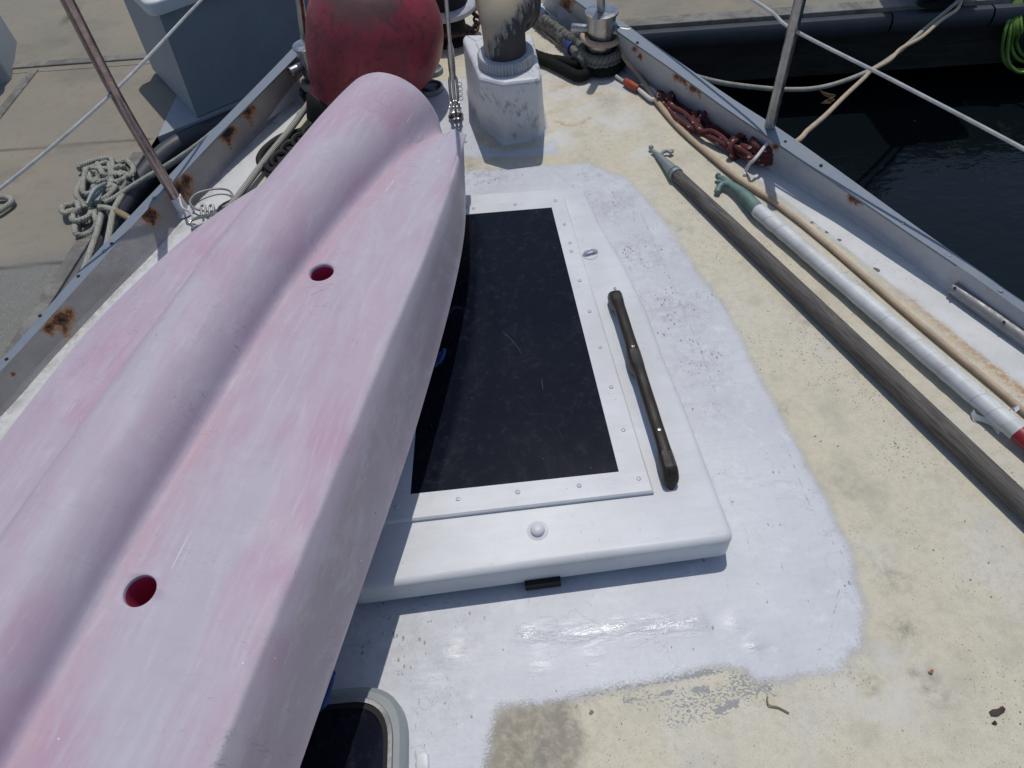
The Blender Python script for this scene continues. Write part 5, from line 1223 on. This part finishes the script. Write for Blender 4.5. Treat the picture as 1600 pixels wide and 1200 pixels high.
ml('mooring_line', [Z6(620, 580, ZD+.05), Z6(720, 535, ZD+.05), Z6(830, 460, ZD+.055), Z6(950, 385, ZD+.07), Z6(1060, 320, ZD+.09), Z6(1150, 272, ZD+.12), Z6(1440, 85, ZD+.24), Z6(1700, -120, ZD+.36), Z6(1900, -320, ZD+.42)], 'taut mooring line running from the rope heap forward behind the port stanchion')
ml('mooring_line', [Z6(600, 640, ZD+.04), Z6(560, 830, ZD+.05), Z6(500, 1010, ZD+.08), Z6(440, 1190, ZD+.12), Z6(400, 1330, ZD+.16)], 'mooring line from the rope heap to the boat side, the left one of two')
ml('mooring_line', [Z6(800, 500, ZD+.045), Z6(740, 590, ZD+.055), Z6(700, 690, ZD+.07), Z6(675, 820, ZD+.10), Z6(650, 960, ZD+.13), Z6(630, 1080, ZD+.16)], 'mooring line from the rope heap to the boat side, the right one of two')
o = ml('mooring_line', [Z6(570, 625, ZD+.06), Z6(640, 630, ZD+.065), Z6(740, 665, ZD+.07), Z6(850, 725, ZD+.09), Z6(960, 800, ZD+.12)], 'short mooring line end with tan whipping going under the boat rail')
mb = MB(); tube(mb, [Z6(735, 663, ZD+.07), Z6(800, 700, ZD+.08), Z6(860, 732, ZD+.092)], .0125, 12); mb.build('whipping', MT['whip'], o)
mb = MB(); c = Z6(585, 555, ZD+.03); tube(mb, [c+[-.02, -.06, .03], c+[0, 0, .045], c+[.02, .06, .03]], [.007, .010, .007], 12); box(mb, c+[0, 0, .0], .03, .07, .05)
tag(mb.build('dock_cleat', MT['iron'], None), 'grey metal dock cleat half buried in the rope heap', 'cleat')
mb = MB(); tube(mb, [P(-30, 312, ZD+.02), P(0, 308, ZD+.02), P(16, 310, ZD+.02), P(18, 316, ZD+.02), P(8, 324, ZD+.02), P(-5, 332, ZD+.02), P(-30, 340, ZD+.02)], .011, 12)
tag(mb.build('dock_ring', MT['rope'], None), 'grey loop lying on the dock at the left edge of the photo', 'rope')
# blue lashing seen under the kayak edge
for pts, lb in (([P(520, 1052, .14), P(517, 1066, .12), P(511, 1085, .10), P(505, 1102, .09), P(512, 1090, .07), P(508, 1075, .06), P(495, 1090, .06)], 'blue lashing rope hanging under the kayak edge near the dark glazed hatch'),
                ([P(694, 545, .13), P(692, 556, .125), P(686, 566, .12), P(690, 558, .11), P(683, 552, .11)], 'bit of blue rope peeping from under the kayak over the black window')):
    mb = MB(); tube(mb, pts, .0045, 8, step=.004); tube(mb, [np.array(p)+[-.008, -.004, -.004] for p in pts], .004, 8, step=.004); tag(mb.build('lashing', MT['blue'], None), lb, 'rope')
# debris
def leafm(c, s, ang, mat, name, label, n=9):
    mb = MB(); pts = []
    for k in range(n):
        a = 2*math.pi*k/n; r = s*(.45+.55*abs(math.cos(a)))*random.uniform(.7, 1.15); pts.append(c+[r*math.cos(a+ang), r*.55*math.sin(a+ang), .004+.003*math.sin(a*2)])
    mb.add([c+[0, 0, .006]]+pts+[p-[0, 0, .0012] for p in pts], [(0, 1+k, 1+(k+1) % n) for k in range(n)]+[(1+k, 1+n+k, 1+n+(k+1) % n, 1+(k+1) % n) for k in range(n)])
    return tag(mb.build(name, mat, None), label, 'debris')
leafm(P(1558, 1112, 0), .014, .2, MT['leaf'], 'dead_leaf', 'dark crumpled leaf scrap on the cream deck at lower right')
leafm(P(1553, 1130, 0), .006, 1.3, MT['leaf'], 'dead_leaf', 'tiny dark leaf stem just below the crumpled scrap')
leafm(P(1454, 1050, 0), .006, .8, MT['leafo'], 'leaf_flake', 'small orange leaf flake on the cream deck')
mb = MB(); tube(mb, [P(1199, 1088, .003), P(1201, 1101, .004), P(1216, 1105, .003), P(1233, 1114, .003)], .0012, 6, step=.004)
tag(mb.build('twig', MT['whip'], None), 'thin bent twig on the deck beside the grey paint scuffs', 'twig')

# shared groups for the repeats
GROUPS = {'mooring_line': 'mooring lines between boat and dock', 'boat_hook': 'boat hooks lying on the starboard side deck', 'rubber_bumper': 'rubber bumpers on the dock edges', 'timber_edging': 'timber edging along the docks',
          'timber_joint_strip': 'timber strips let into the dock', 'dock_box': 'dock boxes', 'dock_cleat': 'dock cleats', 'lashing': 'blue lashings under the kayak', 'dead_leaf': 'leaf scraps on the deck', 'dock_float': 'dock floats'}
for o in bpy.data.objects:
    k = o.name.split('.')[0]
    if o.parent is None and k in GROUPS and o.get('label'): o['group'] = GROUPS[k]
